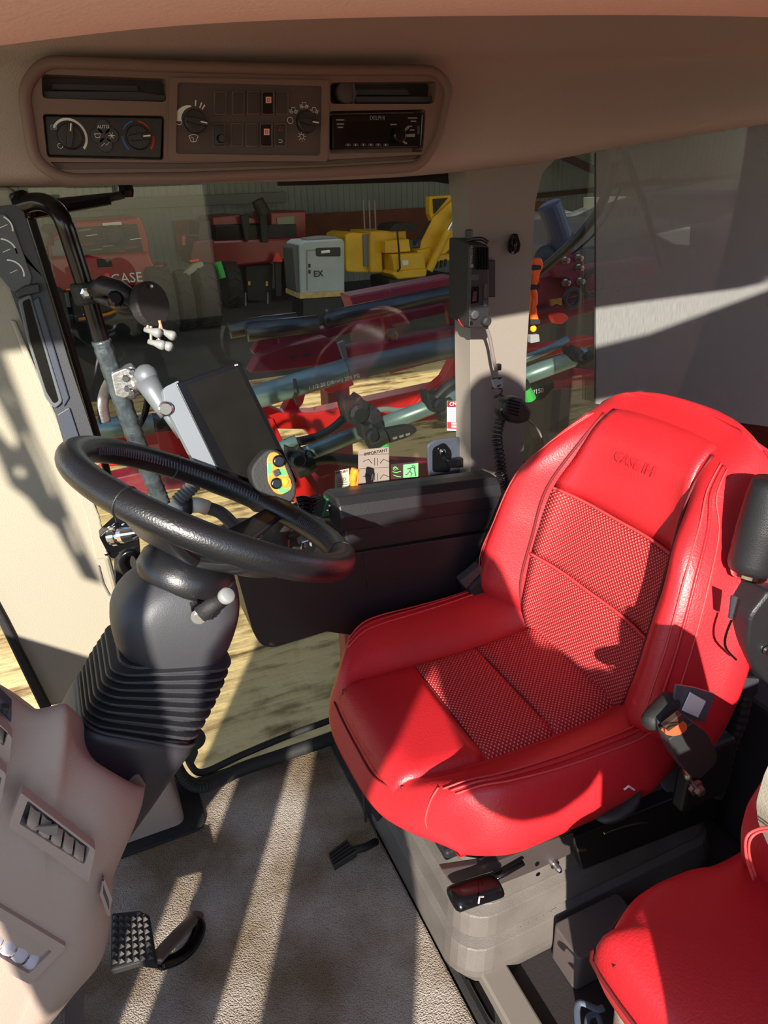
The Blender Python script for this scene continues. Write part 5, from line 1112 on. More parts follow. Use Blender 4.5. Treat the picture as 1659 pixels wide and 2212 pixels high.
def st3(t):
    txt('print', 'IMPORT', (738, 1020), .0085, BLACK, t, 1.3905)
    for i in range(4): obj('print_line', MB().tube(lp([(728, 1042+i*5), (750, 1041+i*5)], 1.3905), .0006, 5), BLACK, t)
    for x in (733, 744): arc(at(x, 1035, Y=1.3905), .0028, .0008, 0, 360, BLACK, t, 'line_art')
sticker('small_instruction_sticker', [(724, 1018), (754, 1012), (756, 1064), (724, 1068)], 1.393, mat('sticker_tan', (176, 160, 142), .6), 'small tan instruction sticker left of the amber throttle lever', 'sticker', st3)
def st4(t):
    gm = mat('exit_green', (110, 215, 120), .5); dkm = mat('exit_dark', (30, 62, 38), .6)
    obj('field', MB().prism(lp([(871, 1004), (903, 1000), (903, 1030), (871, 1032)], 1.3945), (0, -.0006, 0)), gm, t)
    for P_ in ([(884, 1012), (892, 1009), (896, 1013)], [(888, 1010), (885, 1018), (890, 1023), (887, 1029)], [(885, 1018), (880, 1024), (876, 1026)], [(880, 1013), (884, 1012)], [(896, 1006), (896, 1018), (898, 1028)]):
        obj('running_figure', MB().tube(lp(P_, 1.393), .0014, 6), dkm, t)
    obj('figure_head', MB().lathe(at(892, 1006, Y=1.3935), (0, -1, 0), [(.0022, 0), (.0022, .0006)], 12), dkm, t)
    for P_ in ([(851, 1012), (856, 1009), (860, 1014)], [(848, 1019), (856, 1021), (866, 1018)], [(850, 1026), (858, 1029), (866, 1030)]): obj('green_line', MB().tube(lp(P_, 1.393), .0009, 5), gm, t)
    arc(at(853, 1012, Y=1.393), .004, .0007, 0, 360, gm, t, 'green_line')
sticker('exit_sticker', [(845, 1003), (905, 997), (905, 1034), (845, 1036)], 1.396, mat('exit_back', (52, 34, 34), .5), 'green running figure exit sticker on the lower right of the window', 'sticker', st4)
lt = thing('window_latch', at(960, 1000, Y=1.36), 'black window latch plate with chrome bolts below the warning label', 'latch')
obj('plate', MB().prism(lp(rnd([(920, 960), (940, 948), (1014, 940), (1016, 1030), (924, 1030)], 8), 1.385), (0, -.008, 0)), mat('slate_plastic', (58, 62, 74), .45), lt, bevel=.002)
obj('recess', MB().prism(lp(rnd([(934, 968), (960, 955), (976, 975), (972, 1020), (934, 1020)], 8), 1.376), (0, -.001, 0)), BLACKG, lt)
for p, r in (((955, 976), .0085), ((981, 998), .007), ((1008, 998), .006)): obj('bolt', MB().lathe(at(*p, Y=1.372), (0, -1, 0), [(r, 0), (r, .005), (r*.6, .008)], 12), CHROME, lt, bevel=.0006)
obj('handle', MB().prism(lp(rnd([(960, 990), (1000, 985), (1020, 972), (1024, 1000), (1000, 1006), (965, 1008)], 5), 1.374), (0, -.014, 0)), BLACKG, lt, bevel=.003)
# ---------------------------------------------------------------- shade screen, gas strut and cables
shp = [(1286, 300), (1700, 200), (1900, 180), (1900, 930), (1286, 876)]
ss = thing('sun_shade', at(1286, 870, Y=1.385), 'translucent grey cloth sun shade pulled down over the rear part of the right window', 'shade')
obj('cloth', MB().prism(lp([(1286, 300), (1950, 150), (1950, 960), (1286, 872)], 1.388), (0, .0015, 0)), SHADE, ss)
obj('edge_strip', MB().tube(lp([(1286, 330), (1286, 640), (1285, 872)], 1.386), .0022, 6), mat('strip_dark', (52, 50, 50), .6), ss)
tag(obj('gas_strut', MB().tube([at(1348, 326, Y=1.47), at(1395, 450, Y=1.5), at(1434, 590, Y=1.53)], [.009, .009, .006], 10), BLACK, smooth=True), 'black gas strut slanting down behind the grey sun shade', 'strut')
tag(obj('braided_hose', MB().tube(spline([at(1330, 345, Y=1.6), at(1300, 440, Y=1.62), at(1250, 510, Y=1.66), at(1180, 575, Y=1.75), at(1120, 615, Y=1.8)], 8), .013, 10), HOSE, smooth=True), 'thick black braided hose curving across the gap beside the sun shade', 'hose')
tag(obj('thin_cable', MB().tube(spline([at(1345, 400, Y=1.62), at(1315, 460, Y=1.62), at(1280, 510, Y=1.66), at(1235, 550, Y=1.7)], 6), .0035, 6), HOSE, smooth=True), 'thin black cable running below the braided hose', 'cable')
# ================================================================== OUTSIDE: SPRAYER BOOM
def P3(nm, pts, Y, dep, m, par, bevel=0, **k): return obj(nm, MB().prism(lp(pts, Y), (0, dep, 0)), m, par, bevel=bevel, **k)
def bolt(par, px, Y, r=.02, m=BOLT): return obj('bolt', MB().lathe(at(*px, Y=Y), (0, -1, 0), [(r*1.5, 0), (r*1.5, .006), (r, .007), (r, .03), (r*.6, .032)], 6), m, par)
bt_ = thing('boom_truss', at(850, 900, Y=2.5), 'red painted sprayer boom truss folded alongside the cab outside the right window', 'boom')
obj('support_leg', MB().box((.95, 2.72, -.9), (.10, .10, 2.9)), RED_SHADED, bt_, bevel=.006)
P3('upper_chord', [(755, 640), (985, 596), (985, 630), (770, 682)], 2.75, .12, RED_SHADED, bt_, .006)
P3('middle_rail', [(600, 728), (748, 700), (985, 652), (985, 672), (750, 722), (602, 752)], 2.6, .06, RED_SHADED, bt_, .005)
P3('lower_chord', [(560, 772), (606, 752), (640, 745), (706, 728), (755, 752), (1008, 706), (1012, 738), (760, 783), (690, 790), (600, 802), (540, 806)], 2.5, .08, RED_SHADED, bt_, .006)
P3('side_plate', [(575, 702), (610, 700), (640, 740), (606, 752), (560, 776), (545, 760)], 2.62, .05, RED_SHADED, bt_, .005)
P3('gusset', [(824, 664), (843, 662), (850, 726), (834, 730)], 2.52, .03, RED_SHADED, bt_, .003); bolt(bt_, (835, 669), 2.52); bolt(bt_, (844, 723), 2.52)
P3('gusset', [(962, 640), (985, 636), (990, 700), (972, 704)], 2.54, .03, RED_SHADED, bt_, .003)
for p in ((634, 774), (664, 768)): P3('slot', [(p[0]-9, p[1]), (p[0]-7, p[1]-3), (p[0]+8, p[1]-5), (p[0]+9, p[1]-2), (p[0]-6, p[1]+2)], 2.492, .004, CDARK, bt_)
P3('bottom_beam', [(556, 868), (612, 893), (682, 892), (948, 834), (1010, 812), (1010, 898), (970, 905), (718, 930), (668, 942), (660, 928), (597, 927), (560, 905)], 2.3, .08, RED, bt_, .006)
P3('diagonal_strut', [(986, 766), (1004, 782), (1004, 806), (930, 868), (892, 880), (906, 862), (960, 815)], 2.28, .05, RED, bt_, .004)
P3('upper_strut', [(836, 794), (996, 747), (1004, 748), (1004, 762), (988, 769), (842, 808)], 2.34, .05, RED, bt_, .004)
P3('cross_member', [(700, 832), (760, 818), (766, 832), (716, 850), (700, 846)], 2.36, .05, RED, bt_, .004)
P3('cross_member', [(628, 856), (662, 846), (655, 872), (632, 900), (610, 893)], 2.36, .05, RED, bt_, .004)
P3('foot_plate', [(570, 905), (590, 905), (622, 975), (600, 985)], 2.28, .05, RED, bt_, .004)
P3('base_plate', [(560, 1010), (650, 985), (1010, 1000), (1010, 1060), (560, 1090)], 2.2, .05, RED_SHADED, bt_, .004)
P3('base_plate', [(632, 1032), (655, 1024), (690, 1074), (640, 1090)], 2.1, .05, RED, bt_, .004)
P3('brace', [(730, 742), (744, 736), (750, 765), (764, 800), (756, 802), (740, 770)], 2.42, .02, GREYB, bt_, .003)
P3('left_beam', [(205, 930), (420, 905), (560, 900), (560, 985), (420, 1000), (215, 1010)], 2.35, .08, RED, bt_, .006)
P3('left_beam', [(215, 1040), (350, 1010), (560, 990), (560, 1040), (350, 1060), (225, 1090)], 2.25, .08, RED_SHADED, bt_, .006)
def pipe(nm, pts, r, Y, m, label, cat='pipe', group=None):
    o = obj(nm, MB().tube(lp(pts, Y), r, 16), m, smooth=True); return tag(o, label, cat, group)
pipe('boom_pipe', [(534, 717), (684, 701)], .034, 2.45, PIPEB, 'short black pipe with open pale rimmed end left of the glass reflection')
obj('x', MB(), PIPEB) if False else None
pipe('boom_pipe', [(700, 694), (756, 678), (976, 632)], .030, 2.5, PIPEB, 'long black pipe running under the upper shaded red boom chord')
pipe('boom_pipe', [(496, 714), (570, 700), (640, 692)], .030, 2.6, PIPEB, 'dark jointed pipe lying behind the open ended black pipe')
pipe('boom_pipe', [(540, 862), (650, 828), (745, 800)], .038, 2.15, PIPE, 'thick sunlit teal pipe behind the top right edge of the monitor')
up_ = pipe('boom_pipe', [(745, 800), (870, 773), (1008, 744)], .037, 2.15, mat('pipe_shadow', (70, 78, 80), .4, var=.2, vscale=12), 'thick teal pipe, darkened for shade, with small white printed size marks below the shaded red boom')  # shaded run of the same teal pipe, shade put into its colour
text('size_print', '1 1/2 20 (38mm) 250 PSI', at(722, 825, Y=2.11), at(790, 808, Y=2.11)-at(722, 825, Y=2.11), ZR, .018, WHITE, up_)
pipe('spray_pipe', [(648, 985), (786, 932)], .025, 2.0, PIPE, 'lower teal spray pipe left of the black nozzle valve', group=None)
pipe('spray_pipe', [(815, 922), (960, 868), (995, 850)], .027, 2.0, PIPE, 'teal spray pipe between the nozzle valve and the warning label')
pipe('spray_pipe', [(205, 928), (330, 915)], .035, 2.3, PIPE, 'teal pipe end behind the grab bar at left', group=None)
pipe('spray_pipe', [(250, 920), (420, 905), (560, 880)], .032, 2.35, PIPEB, 'black pipe behind the monitor arm')
def nozzle(pxc, Y, sc_, label, green=None, cap=None):
    t = thing('spray_nozzle', at(*pxc, Y=Y), label, 'nozzle'); x, y = pxc
    P3('valve_body', [(x-26*sc_, y-10*sc_), (x-28*sc_, y-32*sc_), (x-16*sc_, y-26*sc_), (x-2*sc_, y-24*sc_), (x+6*sc_, y-34*sc_), (x+14*sc_, y-22*sc_), (x+24*sc_, y-18*sc_), (x+20*sc_, y+4*sc_), (x+24*sc_, y+18*sc_), (x, y+26*sc_), (x-18*sc_, y+20*sc_)], Y-.03, .06, BLACKR, t, .006)
    c = at(x, y, Y=Y-.03); obj('cap', MB().lathe(c, (0, -1, 0), [(.026*sc_, 0), (.028*sc_, .02), (.02*sc_, .03)], 10), BLACK, t)
    obj('clamp', MB().lathe(at(x+18*sc_, y+14*sc_, Y=Y), (1, 0, .3), [(.04*sc_, -.03), (.044*sc_, 0), (.04*sc_, .03)], 14), BLACKR, t)
    if green: obj('green_tip', MB().tube(lp([green[0], green[1]], Y-.05), [.016, .022], 12), GREEN, t, label='bright green nozzle tip')
    if cap: obj('red_cap', MB().lathe(at(*cap, Y=Y-.02), (.1, -.3, 1), [(.018, -.01), (.014, .02), (.008, .03)], 10), mat('nozzle_maroon', (120, 26, 36), .4), t, label='maroon cap')
nozzle((772, 892), 1.95, 1.15, 'black star shaped nozzle valve with bright green tip beneath it', ((814, 945), (828, 968)), (810, 910))
nozzle((945, 872), 1.98, .8, 'black pipe clamp and valve beside the warning label')
nozzle((640, 990), 1.95, .9, 'black nozzle valve just right of the control handle')
nozzle((800, 938), 1.9, .7, 'small black nozzle body joining the two teal spray pipes')
cb_ = thing('nozzle_bracket', at(865, 935, Y=1.92), 'black ribbed lever bracket to the right of the green nozzle tip', 'bracket')
P3('lever', rnd([(818, 932), (880, 920), (898, 922), (902, 932), (880, 946), (842, 958), (826, 950)], 6), 1.92, .03, BLACKR, cb_, .005)
for i in range(3): P3('rib', [(848+i*14, 946-i*4), (858+i*14, 943-i*4), (858+i*14, 947-i*4), (850+i*14, 950-i*4)], 1.915, .004, LGREY, cb_)
cable('boom_hose', 'black hose bending left from the star shaped nozzle valve', 'hose', [(742, 905), (720, 925), (690, 942), (655, 952), (615, 958)], .014, HOSE, 1.95)
cable('boom_hose', 'pale grey hose curving between nozzle valve and right hand clamp', 'hose', [(800, 890), (830, 884), (870, 886), (905, 876), (940, 856), (970, 835), (1005, 815)], .010, mat('hose_pale', (120, 124, 120), .5), 2.05)
cable('boom_hose', 'thick black hose running along behind the lower spray pipe', 'hose', [(650, 1000), (700, 990), (760, 995), (840, 1005)], .02, HOSE, 2.05)
cable('boom_hose', 'black hose rising right toward the pillar under the red strut', 'hose', [(940, 862), (965, 838), (985, 825), (1008, 816)], .018, HOSE, 1.96)
cable('boom_hose', 'pale capped pipe stub beside the control handle', 'pipe', [(605, 968), (622, 960), (640, 953)], .02, PIPE, 1.95)
tag(obj('cable_tie', MB().tube([at(636, 818, Y=2.11), at(640, 846, Y=2.10), at(636, 860, Y=2.12), at(642, 872, Y=2.12)], .006, 6), HOSE), 'clear tie strap round the sunlit teal pipe', 'tie')
# right hand glass: boom pivot
bp2 = thing('boom_pivot', at(1210, 700, Y=2.3), 'shade toned red boom pivot bracket with round bolts seen between pillar and sun shade', 'bracket')
P3('beam', [(1110, 612), (1285, 574), (1420, 556), (1420, 600), (1290, 624), (1110, 682)], 2.35, .08, RED_SHADED, bp2, .006)
P3('lower_beam', [(1110, 684), (1290, 640), (1420, 610), (1420, 640), (1290, 672), (1110, 722)], 2.33, .08, mat('boom_red_deep_shade', (104, 22, 34), .5), bp2, .006)  # deeper shade put into the boom's red
P3('bracket', rnd([(1186, 574), (1206, 556), (1228, 538), (1256, 546), (1262, 580), (1262, 618), (1238, 640), (1228, 600), (1200, 600)], 6), 2.3, .04, RED_SHADED, bp2, .005)
for p in ((1246, 557), (1247, 578), (1217, 562), (1250, 607), (1219, 610)): bolt(bp2, p, 2.3, .010)
for c_, r_ in (((1236, 644), .036), ((1284, 612), .05)):
    c = at(*c_, Y=2.29); obj('ring', MB().tube([c+Vector((math.cos(q)*r_, 0, math.sin(q)*r_)) for q in [2*math.pi*j/20 for j in range(20)]], .010, 8, closed=True), CDARK, bp2, smooth=True)
P3('brass_fitting', [(1190, 648), (1200, 646), (1202, 652), (1206, 645), (1214, 644), (1214, 660), (1202, 656), (1192, 662)], 2.28, .02, mat('brass', (170, 140, 60), .35, .8), bp2, .002)
P3('cross_beam', [(1110, 762), (1285, 728), (1285, 746), (1110, 790)], 2.1, .06, RED, bp2, .004)
P3('cross_beam', [(1110, 822), (1240, 794), (1285, 800), (1285, 835), (1110, 850)], 2.3, .06, mat('boom_red_deep_shade', (104, 22, 34), .5), bp2, .004)  # same red paint, coloured as a shaded beam
P3('red_light', rnd([(1192, 682), (1218, 676), (1230, 686), (1216, 700), (1200, 700)], 5), 2.26, .03, ORED, bp2, .003)
pipe('pivot_pipe', [(1110, 822), (1240, 774), (1262, 766)], .030, 2.0, PIPE, 'grey green pipe crossing low between the pillar and the sun shade')
pipe('pivot_pipe', [(1110, 785), (1180, 757), (1225, 734)], .014, 1.98, PIPE, 'thinner curved green pipe above the low grey green one')
nozzle((1250, 768), 1.98, .55, 'black pipe clamp at the lower edge of the sun shade')
gn = thing('green_nozzle', at(1143, 855, Y=1.9), 'bright green nozzle tip peeking out right of the microphone', 'nozzle')
obj('tip', MB().tube(lp([(1136, 836), (1146, 862)], 1.9), [.013, .020], 12), GREEN, gn)
obj('collar', MB().tube(lp([(1130, 826), (1136, 838)], 1.9), .018, 12), BLACKR, gn)
db = thing('valve_box', at(1175, 850, Y=2.0), 'dark valve box with small white digits right of the green nozzle', 'box')
P3('case', rnd([(1132, 842), (1160, 832), (1196, 822), (1200, 836), (1176, 862), (1146, 872)], 5), 2.0, .06, mat('valve_green_black', (28, 36, 32), .4), db, .005)
text('print', '///150', at(1160, 846, Y=1.99), at(1180, 841, Y=1.99)-at(1160, 846, Y=1.99), ZR, .024, WHITE, db)
P3('mudguard_dummy', [(0, 0)], 2, .1, RED, db) if False else None
ex = thing('exhaust_stack', at(1205, 545, Y=2.6), 'blue black exhaust stack leaning up beyond the rear side window', 'exhaust')
obj('upper_tube', MB().tube([at(1186, 442, Y=2.6), at(1206, 500, Y=2.6), at(1212, 528, Y=2.6)], [.048, .052, .052], 20), mat('exhaust_blue', (44, 50, 66), .5), ex, smooth=False)
obj('lower_tube', MB().tube([at(1210, 516, Y=2.6), at(1222, 560, Y=2.6)], .058, 20), mat('exhaust_blue', (44, 50, 66), .5), ex)
obj('elbow', MB().sphere(at(1178, 556, Y=2.6), (.05, .04, .05), 12), BLACKR, ex, smooth=True)
q_ = at(1222, 562, Y=2.62); obj('support_post', MB().box((q_.x, 2.64, (q_.z+GZ)/2), (.05, .05, q_.z-GZ)), CDARK, ex)
hd2 = thing('engine_hood', at(1500, 640, Y=3.0), 'rear bodywork of the machine, darkened for shadow, seen through the grey sun shade', 'hood')
P3('hood', rnd([(1256, 535), (1300, 540), (1350, 515), (1420, 490), (1545, 478), (1600, 450), (1700, 420), (1900, 380), (1900, 1200), (1290, 1200), (1290, 610), (1256, 560)], 10), 3.0, 1.2, mat('hood_shaded', (40, 38, 40), .6), hd2, .02)  # shadow on the bodywork is put into its dark colour
P3('pale_panel', [(1420, 506), (1492, 490), (1490, 530), (1460, 528)], 2.98, .03, mat('panel_cream', (170, 165, 140), .6), hd2, .004)
P3('boards', [(1150, 712), (1180, 704), (1290, 690), (1310, 700), (1300, 716), (1190, 728), (1130, 742)], 4.2, .4, WOODM, tag(bpy.data.objects.new('timber_stack', None), 'pale sunlit timber boards beyond the boom pivot', 'timber')) if False else None
tb = thing('timber_stack', at(1230, 715, Y=5.5), 'pale sunlit timber boards beyond the boom pivot', 'timber')
for k, pts in enumerate(([(1140, 724), (1290, 698), (1290, 706), (1140, 735)], [(1140, 738), (1290, 708), (1290, 716), (1140, 748)], [(1240, 692), (1300, 690), (1300, 700), (1240, 704)])): P3('board', pts, 5.5, .5, WOODM, tb, .005)
ww = thing('sprayer_running_gear', (-1.5, .35, -1.45), 'large dark ribbed tyre of the sprayer added unseen to shade the sand', 'wheel')
ww.location = (-1.35, .1, -1.62)
obj('tyre', MB().lathe((-1.35, .1, -1.62), (0, 1, 0), [(.36, -.2), (.64, -.24), (.73, -.16), (.73, .16), (.64, .24), (.36, .2)], 40), TYRE, ww)  # unseen tyre, added as a shadow caster for the sand
obj('rim', MB().lathe((-1.35, .1, -1.62), (0, 1, 0), [(.35, -.12), (.16, -.05), (.16, .05), (.35, .12)], 30), LGREY, ww)
bd2 = thing('undercarriage', (1.2, .4, -1.0), 'black chassis of the sprayer under the cab floor', 'chassis')
obj('frame_rail', MB().box((1.8, .45, -.55), (4.6, .5, .5)), CDARK, bd2, bevel=.02)
obj('shade_frame', MB().box((-1.20, .1, -.42), (1.30, .4, .84)), CDARK, bd2, bevel=.03)  # unseen block added to shade the sand beyond the lower window
obj('tank', MB().box((4.3, .4, .35), (2.6, 1.8, 1.6)), CRED, bd2, bevel=.12, seg=4)

# ================================================================== SHED: machines
def ttyre(par, pxc, Y, r, wd, nm='tyre'):
    c = at(*pxc, Y=Y); c = Vector((c.x, c.y, GZ+r)); n = 28
    t = obj(nm, MB().lathe(c, (0, 1, 0), [(r*.5, -wd*.5), (r*.9, -wd*.52), (r, -wd*.4), (r, wd*.4), (r*.9, wd*.52), (r*.5, wd*.5)], n), TYRE, par)
    obj('hub', MB().lathe(c, (0, 1, 0), [(r*.5, -wd*.3), (r*.2, -wd*.2), (r*.2, wd*.2), (r*.5, wd*.3)], 18), LGREY, t)
    mb = MB()
    for i in range(14):
        q = 2*math.pi*i/14
        for s_ in (-1, 1):
            a = c+Vector((math.cos(q)*r*.99, s_*wd*.1, math.sin(q)*r*.99)); b = c+Vector((math.cos(q+.2)*r*.97, s_*wd*.48, math.sin(q+.2)*r*.97)); mb.tube([a, b], r*.045, 5)
    obj('tread_lugs', mb, TYRE, t)
    return t
def tyre_rear(par, x, Y, z0, r, wd):     # tyre with its axle along X (seen from behind)
    c = Vector((x, Y, GZ+r))
    t = obj('tyre', MB().lathe(c, (1, 0, 0), [(r*.5, -wd*.5), (r*.88, -wd*.52), (r, -wd*.38), (r, wd*.38), (r*.88, wd*.52), (r*.5, wd*.5)], 30), TYRE, par)
    for i in range(16):
        q = 2*math.pi*i/16
        if math.cos(q) > .3: continue
        for s_ in (-1, 1):
            a = c+Vector((s_*wd*.04, math.cos(q)*r*1.0, math.sin(q)*r*1.0)); b = c+Vector((s_*wd*.46, math.cos(q+.22)*r*.99, math.sin(q+.22)*r*.99)); obj('lug', MB().tube([a, b], r*.04, 5), TYRE, t)
    obj('hub', MB().lathe(c, (1, 0, 0), [(r*.5, -wd*.3), (r*.2, -wd*.25), (r*.2, wd*.25), (r*.5, wd*.3)], 18), LGREY, t)
    return t
c1_ = thing('combine', at(230, 700, Y=21), 'red harvesting machine at far left with an orange triangle and white lettering', 'harvester')
YA = 20.0
P3('body', [(108, 556), (322, 545), (334, 573), (341, 612), (300, 617), (190, 624), (122, 636), (112, 600)], YA, 4.0, CRED, c1_, .08, seg=3)
P3('grain_tank', [(98, 530), (112, 512), (152, 478), (220, 475), (300, 468), (308, 478), (320, 516), (324, 552), (104, 566)], YA+.5, 3.4, CRED, c1_, .06)
P3('engine_bay', [(160, 492), (296, 484), (311, 550), (184, 562), (160, 545)], YA+.44, .08, CDARK, c1_, .02)
for k in range(11):
    x = 170+ (k*37) % 122; y = 497+(k*23) % 50
    P3('engine_pipe', [(x, y), (x+26, y-3), (x+26, y), (x, y+3)], YA+.36, .08, [LGREY, CDARK, CRED, STEEL][k % 4], c1_, .01)
P3('hand_rail', [(178, 500), (182, 500), (186, 560), (182, 560)], YA+.3, .05, CDARK, c1_)
P3('hand_rail', [(246, 540), (249, 540), (252, 572), (249, 572)], YA+.3, .05, CDARK, c1_)
P3('step_panel', [(208, 560), (238, 558), (244, 576), (212, 578)], YA-.03, .05, CDARK, c1_, .01)
obj('air_filter', MB().lathe(at(244, 508, Y=YA+.35), (0, -1, 0), [(.24, 0), (.24, .2), (.16, .25)], 22), CDARK, c1_, smooth=False)
P3('light_panel', [(221, 482), (262, 479), (263, 486), (222, 488)], YA+.4, .1, PAPER, c1_, .01)
P3('side_panel', [(108, 520), (140, 516), (152, 566), (118, 570)], YA+.35, .1, GREYB, c1_, .02)
P3('warning_triangle', [(217, 608), (228, 590), (234, 590), (246, 608)], YA-.05, .03, ORED, c1_)
txt('brand_lettering', 'CASE IH', (292, 600), .34, PAPER, c1_, YA-.03, depth=.01)
P3('tail_lamp', [(334, 575), (352, 573), (352, 578), (334, 580)], YA-.02, .08, ORED, c1_, .01)
P3('tail_lamp', [(142, 624), (158, 622), (158, 626), (142, 628)], YA-.02, .08, ORNGY, c1_, .01)
P3('mirror', rnd([(86, 496), (96, 484), (120, 484), (124, 500), (104, 506)], 4), YA+.2, .15, CDARK, c1_, .03)
obj('mirror_post', MB().tube(lp([(108, 500), (112, 530)], YA+.3), .05, 8), CDARK, c1_)
obj('ladder_rail', MB().tube(lp([(76, 536), (102, 533), (110, 590), (84, 594)], YA-.2), .025, 6, closed=True), CDARK, c1_)
obj('ladder_rail', MB().tube(lp([(80, 560), (106, 558)], YA-.2), .02, 6), CDARK, c1_)
tyre_rear(c1_, at(124, 690, Y=YA).x, YA+.3, 0, .8, .55); tyre_rear(c1_, at(352, 670, Y=YA).x, YA+.3, 0, .95, .65)
P3('chopper', [(150, 640), (320, 620), (318, 690), (160, 700)], YA+.1, 1.6, CDARK, c1_, .05)
P3('side_pod', rnd([(322, 590), (345, 586), (350, 604), (336, 610)], 5), YA-.1, .4, CDARK, c1_, .04)
P3('axle', [(130, 668), (350, 650), (350, 662), (130, 680)], YA+.6, .3, CDARK, c1_, .02)
obj('rear_wheel_cover', MB().tube(spline(lp([(170, 690), (215, 682), (240, 676), (262, 664)], YA-.1), 4), .04, 6), ORNGY, c1_)
c2_ = thing('combine', at(560, 660, Y=22), 'red machine in the middle distance with a black unloading mast above it', 'harvester')
YB = 24.5
P3('body', [(456, 520), (664, 512), (660, 540), (629, 562), (590, 567), (530, 574), (470, 580), (452, 560)], YB, 3.4, CRED, c2_, .08)
P3('cab_roof', [(456, 470), (515, 463), (560, 470), (564, 492), (470, 496), (458, 486)], YB+.2, 2.4, CRED, c2_, .06)
P3('cab_glass', [(462, 486), (560, 482), (562, 524), (464, 526)], YB+.1, 2.2, SCREEN, c2_, .05)
P3('grain_tank', [(584, 458), (662, 455), (663, 520), (640, 526), (586, 524)], YB+.6, 2.4, CRED, c2_, .05)
P3('tank_screen', [(598, 470), (636, 466), (636, 486), (600, 488)], YB+.55, .05, mat('screen_pale', (150, 150, 130), .5), c2_, .01)
P3('engine_bay', [(566, 486), (640, 484), (642, 522), (566, 524)], YB+.3, .2, CDARK, c2_, .02)
obj('mast', MB().tube(lp([(556, 432), (570, 462)], YB-.3), [.20, .24], 14), CDARK, c2_)
P3('mast_support', [(520, 466), (538, 462), (538, 520), (530, 520)], YB-.2, .2, CDARK, c2_, .02)
P3('mast_support', [(560, 462), (576, 462), (580, 524), (566, 524)], YB-.2, .2, CDARK, c2_, .02)
P3('rear_frame', [(530, 574), (590, 570), (588, 655), (534, 650)], YB+.2, 1.2, CDARK, c2_, .04)
P3('warning_triangle', [(589, 565), (597, 546), (602, 546), (611, 565)], YB-.4, .03, ORED, c2_)
P3('triangle_post', [(594, 566), (608, 566), (608, 640), (596, 640)], YB-.3, .1, CDARK, c2_, .01)
for p in (529, 577): P3('support_leg', [(p, 632), (p+3, 632), (p+4, 674), (p, 676)], YB-.3, .05, LGREY, c2_)
tyre_rear(c2_, at(500, 640, Y=YB).x, YB-.2, 0, .72, .5); tyre_rear(c2_, at(640, 650, Y=YB).x, YB+.2, 0, .7, .5)
P3('yellow_tag', [(536, 608), (541, 608), (541, 616), (536, 616)], YB+.15, .03, YEL, c2_); P3('yellow_tag', [(574, 608), (579, 608), (579, 618), (574, 618)], YB+.15, .03, YEL, c2_)
c3_ = thing('tractor', at(435, 650, Y=21), 'dark tractor with mirrors and big tyres between the two red machines', 'tractor')
YC = 21.5
P3('cab', rnd([(430, 480), (455, 476), (462, 560), (425, 562), (418, 530), (428, 520)], 4), YC, 1.6, CDARK, c3_, .05)
P3('hood', [(418, 520), (462, 516), (470, 572), (408, 572)], YC-.2, 1.4, mat('tractor_dark_red', (92, 30, 34), .5), c3_, .06)
P3('mirror', [(393, 510), (401, 510), (401, 530), (394, 530)], YC-.3, .1, CRED, c3_, .01)
obj('mirror_arm', MB().tube(lp([(398, 508), (430, 510)], YC-.2), .03, 6), CDARK, c3_)
P3('marker_lamp', [(410, 562), (430, 559), (430, 565), (411, 566)], YC-.4, .1, ORED, c3_, .01)
tyre_rear(c3_, at(440, 620, Y=YC).x, YC-.3, 0, .85, .55); tyre_rear(c3_, at(392, 640, Y=YC).x, YC-.3, 0, .8, .4)
P3('drawbar_board', [(395, 590), (420, 570), (438, 566), (440, 574), (400, 600)], YC-.6, .3, mat('panel_cream', (170, 165, 140), .6), c3_, .01)
obj('gas_cylinder', MB().tube(lp([(470, 566), (480, 600)], YC-.4), .11, 14), GREEN, c3_, label='green cylinder')
ge = thing('generator', at(690, 630, Y=18), 'pale grey generator cabinet with a dark grille behind the red boom', 'generator')
YG = 18.0
P3('cabinet', [(647, 528), (658, 521), (740, 516), (745, 524), (745, 640), (650, 636)], YG, 1.2, GENG, ge, .05, seg=3)
P3('side_cover', rnd([(632, 536), (648, 528), (652, 636), (640, 630)], 4), YG+.1, .9, mat('gen_dark', (84, 86, 92), .6), ge, .03)
P3('grille', rnd([(683, 536), (736, 534), (736, 554), (684, 554)], 4), YG-.04, .05, CDARK, ge, .01)
obj('handle', MB().tube(lp([(694, 545), (712, 543)], YG-.07), .035, 8), PAPER, ge)
P3('door_seam', [(662, 540), (681, 539), (681, 541), (664, 542), (665, 628), (663, 628)], YG-.02, .02, LGREY, ge)
for y in (570, 583): P3('vent_slot', [(667, y), (671, y), (671, y+8), (667, y+8)], YG-.03, .03, CDARK, ge)
txt('print', 'EX', (688, 592), .22, CDARK, ge, YG-.03, depth=.01)
P3('top_rail', [(664, 516), (700, 511), (728, 511), (728, 516), (664, 520)], YG+.2, .6, LGREY, ge, .02)
P3('pallet', [(648, 634), (745, 628), (745, 640), (648, 646)], YG-.1, 1.3, WOODM, ge, .02)
P3('pallet_foot', [(655, 646), (740, 640), (740, 700), (655, 700)], YG+.1, 1.0, CDARK, ge, .02)
dg = thing('excavator', at(860, 600, Y=22), 'yellow excavator with raised arm standing in the shed', 'excavator')
YD = 21.0
P3('counterweight', rnd([(746, 508), (760, 502), (800, 505), (806, 590), (748, 588)], 5), YD+.6, 1.8, YELM, dg, .1, seg=3)
P3('grille_panel', [(784, 506), (798, 506), (798, 576), (786, 576)], YD+.55, .06, GREYB, dg)
P3('engine_cover', [(800, 500), (878, 497), (880, 528), (826, 532), (828, 590), (800, 590)], YD+.4, 1.8, YELM, dg, .06)
